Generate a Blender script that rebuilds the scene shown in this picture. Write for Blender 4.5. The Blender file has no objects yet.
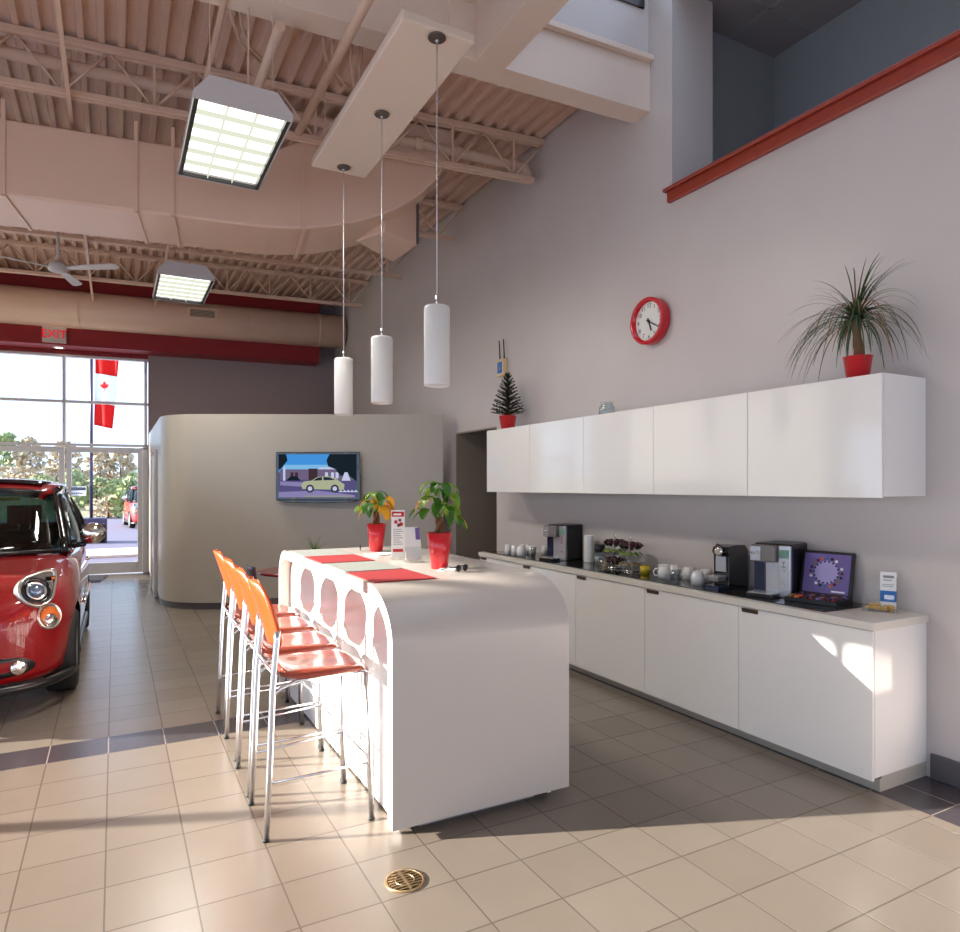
import bpy, math, random
from mathutils import Vector, Matrix
random.seed(7)
C = bpy.context.scene.collection
PI = math.pi
TH = math.radians(28.34); SN, CS = math.sin(TH), math.cos(TH)
ROT = -math.radians(6.3)          # the far wall and the joists stand slightly off square to the right wall

# ------------------------------------------------------------------ materials
def lin(c):
    return tuple((x / 255 / 12.92) if x / 255 <= 0.04045 else ((x / 255 + 0.055) / 1.055) ** 2.4 for x in c)

def mat(name, rgb, rough=0.5, metal=0.0, noise=0.06, nscale=8.0, bump=0.0, coat=0.0, spec=0.5, emit=None, estr=0.0, trans=0.0, sheen=0.0, tl=0.0):
    m = bpy.data.materials.new(name); m.use_nodes = True
    nt = m.node_tree; b = nt.nodes['Principled BSDF']
    col = lin(rgb)
    b.inputs['Roughness'].default_value = rough
    b.inputs['Metallic'].default_value = metal
    b.inputs['Coat Weight'].default_value = coat
    b.inputs['Coat Roughness'].default_value = 0.04
    b.inputs['Specular IOR Level'].default_value = spec
    b.inputs['Transmission Weight'].default_value = trans
    if emit:
        b.inputs['Emission Color'].default_value = (*lin(emit), 1)
        b.inputs['Emission Strength'].default_value = estr
    tc = nt.nodes.new('ShaderNodeTexCoord')
    nz = nt.nodes.new('ShaderNodeTexNoise'); nz.inputs['Scale'].default_value = nscale
    nz.inputs['Detail'].default_value = 3
    nt.links.new(tc.outputs['Object'], nz.inputs['Vector'])
    mx = nt.nodes.new('ShaderNodeMix'); mx.data_type = 'RGBA'
    mx.inputs[6].default_value = (*[max(0, k * (1 - noise)) for k in col], 1)
    mx.inputs[7].default_value = (*[min(1, k * (1 + noise)) for k in col], 1)
    nt.links.new(nz.outputs['Fac'], mx.inputs[0])
    nt.links.new(mx.outputs[2], b.inputs['Base Color'])
    if bump:
        bp = nt.nodes.new('ShaderNodeBump'); bp.inputs['Strength'].default_value = bump
        bp.inputs['Distance'].default_value = 0.002
        nt.links.new(nz.outputs['Fac'], bp.inputs['Height']); nt.links.new(bp.outputs[0], b.inputs['Normal'])
    if tl:
        t = nt.nodes.new('ShaderNodeBsdfTranslucent'); nt.links.new(mx.outputs[2], t.inputs['Color'])
        ms = nt.nodes.new('ShaderNodeMixShader'); ms.inputs[0].default_value = tl
        out = nt.nodes['Material Output']
        nt.links.new(b.outputs[0], ms.inputs[1]); nt.links.new(t.outputs[0], ms.inputs[2]); nt.links.new(ms.outputs[0], out.inputs['Surface'])
    return m

def emission(name, rgb, s):
    m = bpy.data.materials.new(name); m.use_nodes = True; nt = m.node_tree
    nt.nodes.remove(nt.nodes['Principled BSDF'])
    e = nt.nodes.new('ShaderNodeEmission'); e.inputs['Color'].default_value = (*lin(rgb), 1); e.inputs['Strength'].default_value = s
    nt.links.new(e.outputs[0], nt.nodes['Material Output'].inputs['Surface'])
    return m

def pane_glass(name, tint=(1, 1, 1), ior=1.45, rough=0.0):
    m = bpy.data.materials.new(name); m.use_nodes = True; nt = m.node_tree
    nt.nodes.remove(nt.nodes['Principled BSDF'])
    t = nt.nodes.new('ShaderNodeBsdfTransparent'); t.inputs['Color'].default_value = (*tint, 1)
    g = nt.nodes.new('ShaderNodeBsdfGlossy'); g.inputs['Roughness'].default_value = rough
    lw = nt.nodes.new('ShaderNodeLayerWeight'); lw.inputs['Blend'].default_value = .5
    pw = nt.nodes.new('ShaderNodeMath'); pw.operation = 'POWER'; pw.inputs[1].default_value = 4; nt.links.new(lw.outputs['Facing'], pw.inputs[0])
    f = nt.nodes.new('ShaderNodeMath'); f.operation = 'MULTIPLY_ADD'; f.inputs[1].default_value = .75; f.inputs[2].default_value = ((ior - 1) / (ior + 1)) ** 2; nt.links.new(pw.outputs[0], f.inputs[0])
    mx = nt.nodes.new('ShaderNodeMixShader')
    nt.links.new(f.outputs[0], mx.inputs[0]); nt.links.new(t.outputs[0], mx.inputs[1]); nt.links.new(g.outputs[0], mx.inputs[2])
    nt.links.new(mx.outputs[0], nt.nodes['Material Output'].inputs['Surface'])
    return m

M = {}
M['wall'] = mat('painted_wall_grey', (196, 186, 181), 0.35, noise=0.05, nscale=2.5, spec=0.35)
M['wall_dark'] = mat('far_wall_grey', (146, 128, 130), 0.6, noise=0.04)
M['mezz'] = mat('mezzanine_wall_grey', (140, 142, 144), 0.7, noise=0.04)
M['taupe'] = mat('taupe_paint', (135, 122, 108), 0.6)
M['pod'] = mat('warm_white_partition', (174, 165, 153), 0.32, noise=0.03, spec=0.4)
M['base'] = mat('dark_grey_baseboard', (84, 80, 82), 0.45)
M['deck'] = mat('painted_steel_deck', (206, 172, 152), 0.45, noise=0.08, nscale=3)
M['steel'] = mat('painted_steel', (214, 182, 160), 0.45, noise=0.08)
M['duct'] = mat('painted_duct', (222, 188, 166), 0.35, noise=0.04, nscale=2)
M['beam'] = mat('painted_beam', (220, 198, 182), 0.5, noise=0.03)
M['red_wall'] = mat('deep_red_paint', (136, 10, 20), 0.45, noise=0.05)
M['alum'] = mat('aluminium_frame', (200, 196, 198), 0.4, metal=0.3, noise=0.03)
M['rail'] = mat('reddish_wood_cap', (150, 58, 42), 0.35, noise=0.25, nscale=14, bump=0.1)
M['white_gloss'] = mat('white_gloss_laminate', (236, 231, 225), 0.09, noise=0.01, coat=0.4, spec=0.55)
M['island'] = mat('white_solid_surface', (194, 185, 176), 0.22, noise=0.015)
M['panel'] = mat('white_back_painted_panel', (238, 234, 230), 0.10, noise=0.01)
M['worktop'] = mat('off_white_worktop', (216, 208, 196), 0.25, noise=0.03, nscale=30)
M['dark_glass'] = mat('smoky_glass_inset', (38, 36, 36), 0.06, noise=0.02, coat=0.3)
M['plinth'] = mat('satin_metal_plinth', (186, 178, 166), 0.4, metal=0.2)
M['grey_plinth'] = mat('grey_plinth', (120, 120, 124), 0.4)
M['pull'] = mat('bronze_pull', (96, 78, 64), 0.35, metal=0.7)
M['wood'] = mat('cherry_veneer', (150, 62, 42), 0.22, noise=0.18, nscale=22, coat=0.35)
M['wood_back_lit'] = mat('sunlit_cherry_veneer', (200, 82, 36), 0.28, noise=0.12, nscale=16, coat=0.3, tl=0.15)  # same cherry as the seat, with its sunlit tone put into the colour
M['chrome'] = mat('satin_chrome', (215, 216, 220), 0.22, metal=0.95, noise=0.03)
M['mirror'] = mat('polished_chrome', (235, 232, 226), 0.06, metal=1.0, noise=0.01)
M['black'] = mat('black_plastic', (20, 20, 22), 0.3, noise=0.1)
M['black_gloss'] = mat('black_gloss', (12, 12, 14), 0.08, coat=0.5)
M['rubber'] = mat('black_rubber', (26, 26, 27), 0.7, noise=0.2, nscale=30)
M['navy'] = mat('dark_blue_plastic', (28, 40, 66), 0.15, coat=0.3)
M['silver'] = mat('silver_plastic', (196, 198, 202), 0.25, metal=0.6)
M['grey_pl'] = mat('grey_plastic', (120, 112, 108), 0.35)
M['lcd'] = mat('lcd_glass', (110, 150, 130), 0.15)
M['red_pot'] = mat('red_glazed_pot', (205, 24, 34), 0.28, noise=0.04, coat=0.3)
M['red_mat'] = mat('red_woven_mat', (150, 14, 20), 0.75, noise=0.2, nscale=160, bump=0.5)
M['grey_mat'] = mat('grey_woven_mat', (138, 141, 134), 0.75, noise=0.15, nscale=160, bump=0.5)
M['soil'] = mat('potting_soil', (58, 40, 28), 0.95, noise=0.4, nscale=60)
M['leaf'] = mat('green_leaf', (62, 116, 34), 0.4, noise=0.35, nscale=12, tl=0.35)
M['leaf2'] = mat('light_green_leaf', (120, 158, 44), 0.4, noise=0.3, nscale=12, tl=0.35)
M['leaf_y'] = mat('yellow_leaf', (238, 176, 50), 0.45, noise=0.2, nscale=14, tl=0.4)  # yellow tone given to a share of the island plant leaves
M['bark'] = mat('brown_bark', (120, 78, 50), 0.8, noise=0.35, nscale=40, bump=0.4)
M['blade'] = mat('dark_green_blade', (64, 82, 44), 0.45, noise=0.4, nscale=9)
M['dry'] = mat('dry_brown_blade', (132, 96, 54), 0.6, noise=0.3)
M['fir'] = mat('fir_needles', (34, 46, 28), 0.6, noise=0.4, nscale=40)
M['ceramic'] = mat('white_ceramic', (226, 224, 220), 0.12, noise=0.01, coat=0.3)
M['paper'] = mat('white_paper', (236, 234, 230), 0.7, noise=0.01)
M['blind'] = mat('added_blind_cloth', (240, 236, 226), 0.8, noise=0.01, tl=0.45)  # cloth of an added, unseen blind that glows in the sun
M['sticker'] = mat('sticker_paper', (245, 246, 250), 0.6, noise=0.01, tl=0.7)
M['ink'] = mat('black_ink', (18, 18, 20), 0.6)
M['greyink'] = mat('grey_ink', (140, 138, 140), 0.7)
M['redink'] = mat('red_print', (190, 40, 44), 0.6)
M['blue'] = mat('blue_print', (40, 104, 176), 0.5)
M['yellow'] = mat('yellow_glass', (196, 172, 24), 0.2, coat=0.3)
M['amber'] = mat('amber_packets', (232, 170, 30), 0.4, noise=0.3, nscale=60)
M['beige'] = mat('cream_plastic', (214, 190, 148), 0.4)
M['acrylic'] = pane_glass('clear_acrylic', (0.97, 0.98, 0.98))
M['jar_glass'] = pane_glass('jar_glass', (0.86, 0.89, 0.9), 1.7)
M['pane'] = pane_glass('window_pane', (0.95, 0.97, 0.97), 1.3)
M['cookie'] = mat('cookies', (196, 160, 112), 0.8, noise=0.4, nscale=50)
M['aubergine'] = mat('dark_red_pods', (70, 22, 34), 0.3, noise=0.3, nscale=30)
M['podgreen'] = mat('green_pods', (110, 130, 36), 0.3, noise=0.3)
M['podgold'] = mat('gold_pods', (130, 104, 60), 0.3, noise=0.3)
M['podwhite'] = mat('white_pods', (214, 214, 212), 0.3)
M['purple'] = mat('violet_card', (112, 92, 152), 0.3, noise=0.35, nscale=4)
M['lilac'] = mat('pale_lilac_card', (172, 158, 206), 0.35, noise=0.1)
M['clock_face'] = mat('clock_face_white', (222, 222, 214), 0.4)
M['clock_red'] = mat('clock_rim_red', (196, 18, 32), 0.22, coat=0.3)
M['lamp_glass'] = mat('opal_glass_shade', (240, 238, 234), 0.35, noise=0.01, tl=0.35)
M['panelboard'] = mat('board_paint', (216, 196, 180), 0.45, noise=0.02)
M['canopy'] = mat('brown_metal_canopy', (104, 92, 82), 0.35, metal=0.6)
M['fixture'] = mat('fixture_enamel', (196, 190, 190), 0.35, noise=0.02)
M['tube_light'] = emission('fluorescent_diffuser', (255, 255, 244), 1.7)
M['louver'] = emission('lamp_louver', (232, 236, 214), .8)
M['spot_light'] = emission('spot_lens', (255, 240, 225), 6)
M['exit_red'] = emission('exit_letters', (225, 12, 26), 0.85)
M['exit_face'] = mat('exit_face', (190, 178, 172), 0.5)
M['vent'] = mat('vent_grille', (96, 92, 80), 0.5)
M['car_red'] = mat('metallic_red_paint', (146, 0, 8), 0.45, metal=0.0, noise=0.03, coat=1.0, spec=0.2)
M['car_glass'] = pane_glass('tinted_car_glass', (0.42, 0.52, 0.5), 1.5)
M['roof_glass'] = mat('dark_roof_glass', (22, 26, 30), 0.05, coat=1.0)
M['seat_fabric'] = mat('charcoal_seat_fabric', (34, 34, 38), 0.9, noise=0.3, nscale=60)
M['lens_orange'] = mat('orange_lens', (220, 110, 40), 0.15, coat=0.6)
M['lamp_lens'] = mat('projector_lens', (120, 140, 165), 0.05, metal=0.6, coat=1)
M['lamp_bowl'] = mat('headlamp_bowl', (205, 200, 190), 0.12, metal=0.8)
M['asphalt'] = mat('asphalt', (112, 104, 124), 0.85, noise=0.12, nscale=12)
M['walk'] = mat('concrete_walk', (214, 200, 190), 0.8, noise=0.06)
M['bank'] = mat('dry_grass_bank', (172, 160, 130), 0.95, noise=0.45, nscale=2.5)
M['shrub'] = mat('sunlit_shrub', (146, 156, 106), 0.9, noise=0.6, nscale=6)
M['shrub_brown'] = mat('autumn_shrub', (186, 166, 136), 0.9, noise=0.5, nscale=6)
M['flag_red'] = mat('flag_red', (236, 50, 48), 0.7, noise=0.04, tl=0.75)
M['flag_white'] = mat('flag_white', (250, 250, 250), 0.7, noise=0.01, tl=0.85)
M['pole'] = mat('dark_flagpole', (58, 52, 84), 0.4)
M['matt_dark'] = mat('dark_door_mat', (62, 58, 64), 0.95, noise=0.3, nscale=80)
M['brass'] = mat('brass_drain', (190, 160, 120), 0.3, metal=0.9, noise=0.2, nscale=40)
M['ceil_tile'] = mat('grey_ceiling_tile', (140, 134, 134), 0.9, noise=0.06, nscale=30)
M['maroon'] = mat('maroon_laminate', (120, 24, 34), 0.2, coat=0.2)
M['dark_plum'] = mat('plum_plastic', (66, 30, 44), 0.35)

def floor_material():
    m = bpy.data.materials.new('floor_tiles'); m.use_nodes = True; nt = m.node_tree
    b = nt.nodes['Principled BSDF']; L = nt.links
    g = nt.nodes.new('ShaderNodeNewGeometry')
    mp = nt.nodes.new('ShaderNodeVectorMath'); mp.operation = 'SUBTRACT'
    mp.inputs[1].default_value = (-1.1086 * .3225 - .3225 * 60, 2.863 - .317 * 60, 0)
    L.new(g.outputs['Position'], mp.inputs[0])
    br = nt.nodes.new('ShaderNodeTexBrick'); br.offset = 0; br.squash = 1
    br.inputs['Scale'].default_value = 1; br.inputs['Brick Width'].default_value = .3225; br.inputs['Row Height'].default_value = .317
    br.inputs['Mortar Size'].default_value = .0034; br.inputs['Mortar Smooth'].default_value = .2
    br.inputs['Color1'].default_value = (*lin((128, 117, 105)), 1); br.inputs['Color2'].default_value = (*lin((122, 111, 99)), 1)
    br.inputs['Mortar'].default_value = (*lin((98, 88, 78)), 1)
    L.new(mp.outputs[0], br.inputs['Vector'])
    br2 = nt.nodes.new('ShaderNodeTexBrick'); br2.offset = 0; br2.squash = 1
    for k in ('Scale', 'Brick Width', 'Row Height', 'Mortar Size', 'Mortar Smooth'):
        br2.inputs[k].default_value = br.inputs[k].default_value
    br2.inputs['Color1'].default_value = (*lin((68, 62, 66)), 1); br2.inputs['Color2'].default_value = (*lin((63, 58, 62)), 1)
    br2.inputs['Mortar'].default_value = (*lin((150, 138, 128)), 1)
    L.new(mp.outputs[0], br2.inputs['Vector'])
    sx = nt.nodes.new('ShaderNodeSeparateXYZ'); L.new(g.outputs['Position'], sx.inputs[0])
    def mth(op, a, c):
        n = nt.nodes.new('ShaderNodeMath'); n.operation = op
        for i, v in enumerate((a, c)):
            if isinstance(v, float): n.inputs[i].default_value = v
            else: L.new(v, n.inputs[i])
        return n.outputs[0]
    y0 = 2.863 + .317 * 6
    band = mth('MULTIPLY', mth('GREATER_THAN', sx.outputs['Y'], y0), mth('LESS_THAN', sx.outputs['Y'], y0 + .317))
    band = mth('MULTIPLY', band, mth('LESS_THAN', sx.outputs['X'], 3.2))
    edge = mth('GREATER_THAN', sx.outputs['X'], 3.6)
    dk = mth('MAXIMUM', band, edge)
    mx = nt.nodes.new('ShaderNodeMix'); mx.data_type = 'RGBA'
    L.new(dk, mx.inputs[0]); L.new(br.outputs['Color'], mx.inputs[6]); L.new(br2.outputs['Color'], mx.inputs[7])
    nz = nt.nodes.new('ShaderNodeTexNoise'); nz.inputs['Scale'].default_value = 6; nz.inputs['Detail'].default_value = 4
    L.new(g.outputs['Position'], nz.inputs['Vector'])
    m2 = nt.nodes.new('ShaderNodeMix'); m2.data_type = 'RGBA'; m2.blend_type = 'MULTIPLY'; m2.inputs[0].default_value = .25
    cr = nt.nodes.new('ShaderNodeMapRange'); cr.inputs['To Min'].default_value = .8; cr.inputs['To Max'].default_value = 1.15
    L.new(nz.outputs['Fac'], cr.inputs[0]); L.new(mx.outputs[2], m2.inputs[6]); L.new(cr.outputs[0], m2.inputs[7])
    L.new(m2.outputs[2], b.inputs['Base Color'])
    b.inputs['Roughness'].default_value = .27; b.inputs['Specular IOR Level'].default_value = .45
    bp = nt.nodes.new('ShaderNodeBump'); bp.inputs['Strength'].default_value = 1; bp.inputs['Distance'].default_value = .005; bp.invert = True
    L.new(br.outputs['Fac'], bp.inputs['Height']); L.new(bp.outputs[0], b.inputs['Normal'])
    return m
M['floor'] = floor_material()

# ------------------------------------------------------------------ mesh building
class MB:
    def __init__(s): s.v = []; s.f = []; s.mi = []; s.mats = []; s.sm = []
    def _m(s, m):
        m = M[m] if isinstance(m, str) else m
        if m not in s.mats: s.mats.append(m)
        return s.mats.index(m)
    def add(s, vs, fs, m, smooth=False, T=None):
        b = len(s.v); k = s._m(m)
        s.v += [tuple(T @ Vector(v)) if T is not None else tuple(v) for v in vs]
        s.f += [tuple(b + i for i in f) for f in fs]; s.mi += [k] * len(fs); s.sm += [smooth] * len(fs)
        return s
    def box(s, a, c, m, T=None):
        x0, y0, z0 = a; x1, y1, z1 = c
        vs = [(x0, y0, z0), (x1, y0, z0), (x1, y1, z0), (x0, y1, z0), (x0, y0, z1), (x1, y0, z1), (x1, y1, z1), (x0, y1, z1)]
        return s.add(vs, [(0, 3, 2, 1), (4, 5, 6, 7), (0, 1, 5, 4), (1, 2, 6, 5), (2, 3, 7, 6), (3, 0, 4, 7)], m, False, T)
    def prism(s, poly, z0, z1, m, T=None, smooth=False):
        n = len(poly)
        vs = [(x, y, z0) for x, y in poly] + [(x, y, z1) for x, y in poly]
        s.add(vs, [tuple(range(n))[::-1], tuple(range(n, 2 * n))], m, False, T)
        b = len(s.v) - 2 * n; k = s._m(m)
        for i in range(n):
            j = (i + 1) % n; s.f.append((b + i, b + j, b + n + j, b + n + i)); s.mi.append(k); s.sm.append(smooth)
        return s
    def tube(s, pts, r, m, n=10, closed=False, caps=True, flat=1.0):
        pts = [Vector(p) for p in pts]; N = len(pts)
        rs = r if isinstance(r, (list, tuple)) else [r] * N
        vs = []; up = None
        for i, p in enumerate(pts):
            a = pts[i - 1] if (i > 0 or closed) else p; c = pts[(i + 1) % N] if (i < N - 1 or closed) else p
            t = (c - a).normalized()
            if up is None:
                up = Vector((0, 0, 1)) if abs(t.z) < .9 else Vector((0, 1, 0))
            side = t.cross(up)
            if side.length < 1e-6: side = t.cross(Vector((1, 0, 0)))
            side.normalize(); u2 = side.cross(t).normalized(); up = u2
            for k in range(n):
                q = 2 * PI * k / n
                vs.append(p + side * math.cos(q) * rs[i] + u2 * math.sin(q) * rs[i] * flat)
        fs = []
        for i in range(N if closed else N - 1):
            j = (i + 1) % N
            for k in range(n):
                l = (k + 1) % n; fs.append((i * n + k, i * n + l, j * n + l, j * n + k))
        s.add(vs, fs, m, True)
        if caps and not closed:
            b = len(s.v) - len(vs); kk = s._m(m)
            s.f += [tuple(b + k for k in range(n))[::-1], tuple(b + (N - 1) * n + k for k in range(n))]; s.mi += [kk, kk]; s.sm += [False, False]
        return s
    def lathe(s, prof, m, n=24, T=None, cx=0, cy=0, smooth=True):
        vs = []; fs = []
        for r, z in prof:
            for k in range(n):
                q = 2 * PI * k / n; vs.append((cx + r * math.cos(q), cy + r * math.sin(q), z))
        for i in range(len(prof) - 1):
            for k in range(n):
                l = (k + 1) % n; fs.append((i * n + k, i * n + l, (i + 1) * n + l, (i + 1) * n + k))
        s.add(vs, fs, m, smooth, T)
        b = len(s.v) - len(vs); kk = s._m(m)
        for i, rev in ((0, True), (len(prof) - 1, False)):
            if prof[i][0] > 1e-5:
                f = tuple(b + i * n + k for k in range(n)); s.f.append(f[::-1] if rev else f); s.mi.append(kk); s.sm.append(False)
        return s
    def grid(s, rows, m, smooth=True, T=None, wrap=False):
        R = len(rows); K = len(rows[0]); vs = [p for r in rows for p in r]; fs = []
        for i in range(R - 1):
            for k in range(K if wrap else K - 1):
                l = (k + 1) % K; fs.append((i * K + k, i * K + l, (i + 1) * K + l, (i + 1) * K + k))
        return s.add(vs, fs, m, smooth, T)
    def build(s, name, parent=None, bev=0, seg=2, sub=0, solid=0, label=None):
        me = bpy.data.meshes.new(name); me.from_pydata(s.v, [], s.f); me.update()
        for m in s.mats: me.materials.append(m)
        for p, k, q in zip(me.polygons, s.mi, s.sm): p.material_index = k; p.use_smooth = q
        o = bpy.data.objects.new(name, me); C.objects.link(o)
        if parent: o.parent = parent
        if solid:
            d = o.modifiers.new('thickness', 'SOLIDIFY'); d.thickness = solid; d.offset = 0
        if bev:
            d = o.modifiers.new('bevel', 'BEVEL'); d.width = bev; d.segments = seg; d.limit_method = 'ANGLE'; d.harden_normals = False
        if sub:
            d = o.modifiers.new('sub', 'SUBSURF'); d.levels = sub; d.render_levels = sub
        if label: o['label'] = label
        return o

def thing(name, label, cat, loc=(0, 0, 0), rz=0, group=None):
    o = bpy.data.objects.new(name, None); C.objects.link(o); o.location = loc; o.rotation_euler = (0, 0, rz)
    o.empty_display_size = .1
    o['label'] = label; o['category'] = cat
    if group: o['group'] = group
    return o
def tag(o, label, cat, group=None, kind=None):
    o['label'] = label; o['category'] = cat
    if group: o['group'] = group
    if kind: o['kind'] = kind
    return o
def struct(o, label=None):
    o['kind'] = 'structure'
    if label: o['label'] = label
    return o
def kids(o): return [c for c in bpy.data.objects if c.parent is o]
def copy_tree(o, parent=None):
    c = o.copy(); C.objects.link(c)
    if parent: c.parent = parent
    for ch in kids(o): copy_tree(ch, c)
    return c
def place(o, loc, rz=None, label=None, group=None):
    o.location = loc
    if rz is not None: o.rotation_euler = (0, 0, rz)
    if label: o['label'] = label
    if group: o['group'] = group
    return o
def BX(name, a, c, m, parent=None, bev=0):
    return MB().box(a, c, m).build(name, parent, bev)
def text(name, s, size, m, parent, T, depth=.001):
    cu = bpy.data.curves.new(name, 'FONT'); cu.body = s; cu.size = size; cu.extrude = depth; cu.align_x = 'CENTER'; cu.align_y = 'CENTER'
    ob = bpy.data.objects.new(name + '_tmp', cu); C.objects.link(ob)
    dg = bpy.context.evaluated_depsgraph_get(); me = bpy.data.meshes.new_from_object(ob.evaluated_get(dg))
    bpy.data.objects.remove(ob); me.materials.clear(); me.materials.append(M[m] if isinstance(m, str) else m)
    me.transform(T); o = bpy.data.objects.new(name, me); C.objects.link(o)
    if parent: o.parent = parent
    return o
def textmb(mb, s, size, m, T, depth=.001):
    cu = bpy.data.curves.new('t', 'FONT'); cu.body = s; cu.size = size; cu.extrude = depth; cu.align_x = 'CENTER'; cu.align_y = 'CENTER'
    ob = bpy.data.objects.new('t', cu); C.objects.link(ob)
    dg = bpy.context.evaluated_depsgraph_get(); me = bpy.data.meshes.new_from_object(ob.evaluated_get(dg))
    bpy.data.objects.remove(ob)
    mb.add([v.co for v in me.vertices], [tuple(p.vertices) for p in me.polygons], m, False, T)
# orientation helpers: local (x right, y up, z outwards) -> world planes
def facing(nx, ny, loc):      # a plane whose outward normal is (nx, ny, 0)
    n = Vector((nx, ny, 0)).normalized(); r = Vector((-n.y, n.x, 0))
    m = Matrix(((r.x, 0, n.x, loc[0]), (r.y, 0, n.y, loc[1]), (0, 1, 0, loc[2]), (0, 0, 0, 1)))
    return m
W = 4.07       # the long right wall
exec_order = []

# ------------------------------------------------------------------ camera, light, world
cam = bpy.data.cameras.new('camera'); co = bpy.data.objects.new('camera', cam); C.objects.link(co)
F = 677.3
cam.sensor_fit = 'HORIZONTAL'; cam.sensor_width = 36; cam.lens = 36 * F / 960
cam.shift_y = (486.0 - 466.0) / 960.0
cam.clip_start = .05; cam.clip_end = 300
co.location = (0, 0, 1.65); co.rotation_euler = (PI / 2, 0, -TH)
bpy.context.scene.camera = co
vs = bpy.context.scene.view_settings
vs.view_transform = 'Standard'; vs.look = 'None'; vs.gamma = 1; vs.use_curve_mapping = False; vs.exposure = 0.3

w = bpy.data.worlds.new('sky'); bpy.context.scene.world = w; w.use_nodes = True
bg = w.node_tree.nodes['Background']; bg.inputs[0].default_value = (.58, .74, 1.0, 1); bg.inputs[1].default_value = 2.0
sl = bpy.data.lights.new('sun', 'SUN'); so = bpy.data.objects.new('sun', sl); C.objects.link(so)
sl.energy = 21; sl.color = (1, .94, .86); sl.angle = math.radians(.6)
EL = math.radians(12.5); AZ = math.radians(-21.5)
sd = Vector((math.cos(AZ) * math.cos(EL), math.sin(AZ) * math.cos(EL), -math.sin(EL)))
so.rotation_euler = sd.to_track_quat('-Z', 'Y').to_euler(); so.location = (-8, 8, 6)

def area(name, loc, direction, sx, sy, power, col=(1, 1, 1)):
    l = bpy.data.lights.new(name, 'AREA'); l.shape = 'RECTANGLE'; l.size = sx; l.size_y = sy; l.energy = power; l.color = col
    o = bpy.data.objects.new(name, l); C.objects.link(o); o.location = loc
    o.rotation_euler = Vector(direction).to_track_quat('-Z', 'Z').to_euler()
    return o
# ------------------------------------------------------------------ room shell
XL, YB, ZD = -4.5, -4.5, 5.38
def farY(x): return 14.35 - (x - .45) * math.tan(-ROT)
struct(BX('floor', (XL - .3, YB - .3, -.2), (6.2, 14.9, 0), 'floor'))
# right wall with a doorway (Y 7.12..8.24, z<2.37) and the mezzanine opening (Y<4.19, z>4.04)
mb = MB()
mb.box((W, YB, 0), (W + .5, 7.12, 4.02), 'wall').box((W, 4.19, 4.02), (W + .47, 16, 7.5), 'wall')
mb.box((W, 7.12, 2.37), (W + .25, 8.24, 4.02), 'wall').box((W, 8.24, 0), (W + .25, 16, 4.02), 'wall')
mb.box((W, YB, 7.2), (W + .5, 4.19, 7.5), 'wall')
struct(mb.build('wall_right'))
mb = MB(); mb.box((W + .25, 7.12, 0), (W + 1.6, 7.2, 2.6), 'taupe').box((W + 1.5, 7.12, 0), (W + 1.6, 8.9, 2.6), 'taupe').box((W + .25, 8.8, 0), (W + 1.6, 8.9, 2.6), 'taupe').box((W + .25, 7.12, 2.5), (W + 1.6, 8.9, 2.6), 'taupe')
mb.box((W + .001, 8.2, 0), (W + 1.6, 8.25, 2.37), 'taupe').box((W + .001, 7.12, 2.35), (W + .26, 8.2, 2.37), 'taupe')
struct(mb.build('wall_passage'))
BB = MB().box((W - .02, YB, 0), (W, 2.16, .14), 'base').build('baseboard_right', bev=.004); struct(BB)
struct(MB().box((W - .02, 6.72, 0), (W, 7.12, .14), 'base').build('baseboard_passage', bev=.004))
# mezzanine room above
struct(MB().box((W + .40, 4.45, 4.02), (5.75, 4.55, 5.9), 'mezz').box((5.65, YB, 4.02), (5.75, 4.45, 5.9), 'mezz').build('wall_mezzanine'))
mb = MB().box((W + .0, YB, 5.82), (5.75, 4.19, 5.9), 'ceil_tile').box((W + .47, 4.19, 5.82), (5.75, 4.5, 5.9), 'ceil_tile').box((W + .45, YB, 3.9), (5.75, 4.5, 4.0), 'mezz')
for k in range(14): mb.box((W + .47, 4.0 - .61 * k - .012, 5.812), (5.65, 4.0 - .61 * k + .012, 5.82), 'mezz')
mb.box((5.02, YB, 5.812), (5.045, 4.45, 5.82), 'mezz')
struct(mb.build('ceiling_mezzanine'))
# wooden cap on the half wall
mb = MB(); mb.box((W - .035, YB, 4.00), (W + .5, 4.215, 4.09), 'rail').box((W - .06, YB, 4.09), (W + .5, 4.24, 4.118), 'rail')
struct(mb.build('trim_1', bev=.006), 'reddish wooden cap along the half wall of the mezzanine')
# far wall, square to the ROT direction, origin at its face near the pod
FW = Matrix.Translation((.54, 14.34, 0)) @ Matrix.Rotation(ROT, 4, 'Z')
def FWM(mb, name, **k):
    o = mb.build(name, **k); o.matrix_world = FW; return o
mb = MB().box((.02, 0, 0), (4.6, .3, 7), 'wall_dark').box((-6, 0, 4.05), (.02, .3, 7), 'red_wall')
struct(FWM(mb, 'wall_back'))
mb = MB().box((-6, -.5, 4.13), (3.15, 0, 5.36), 'red_wall')
struct(FWM(mb, 'wall_fascia', bev=.01))
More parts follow.
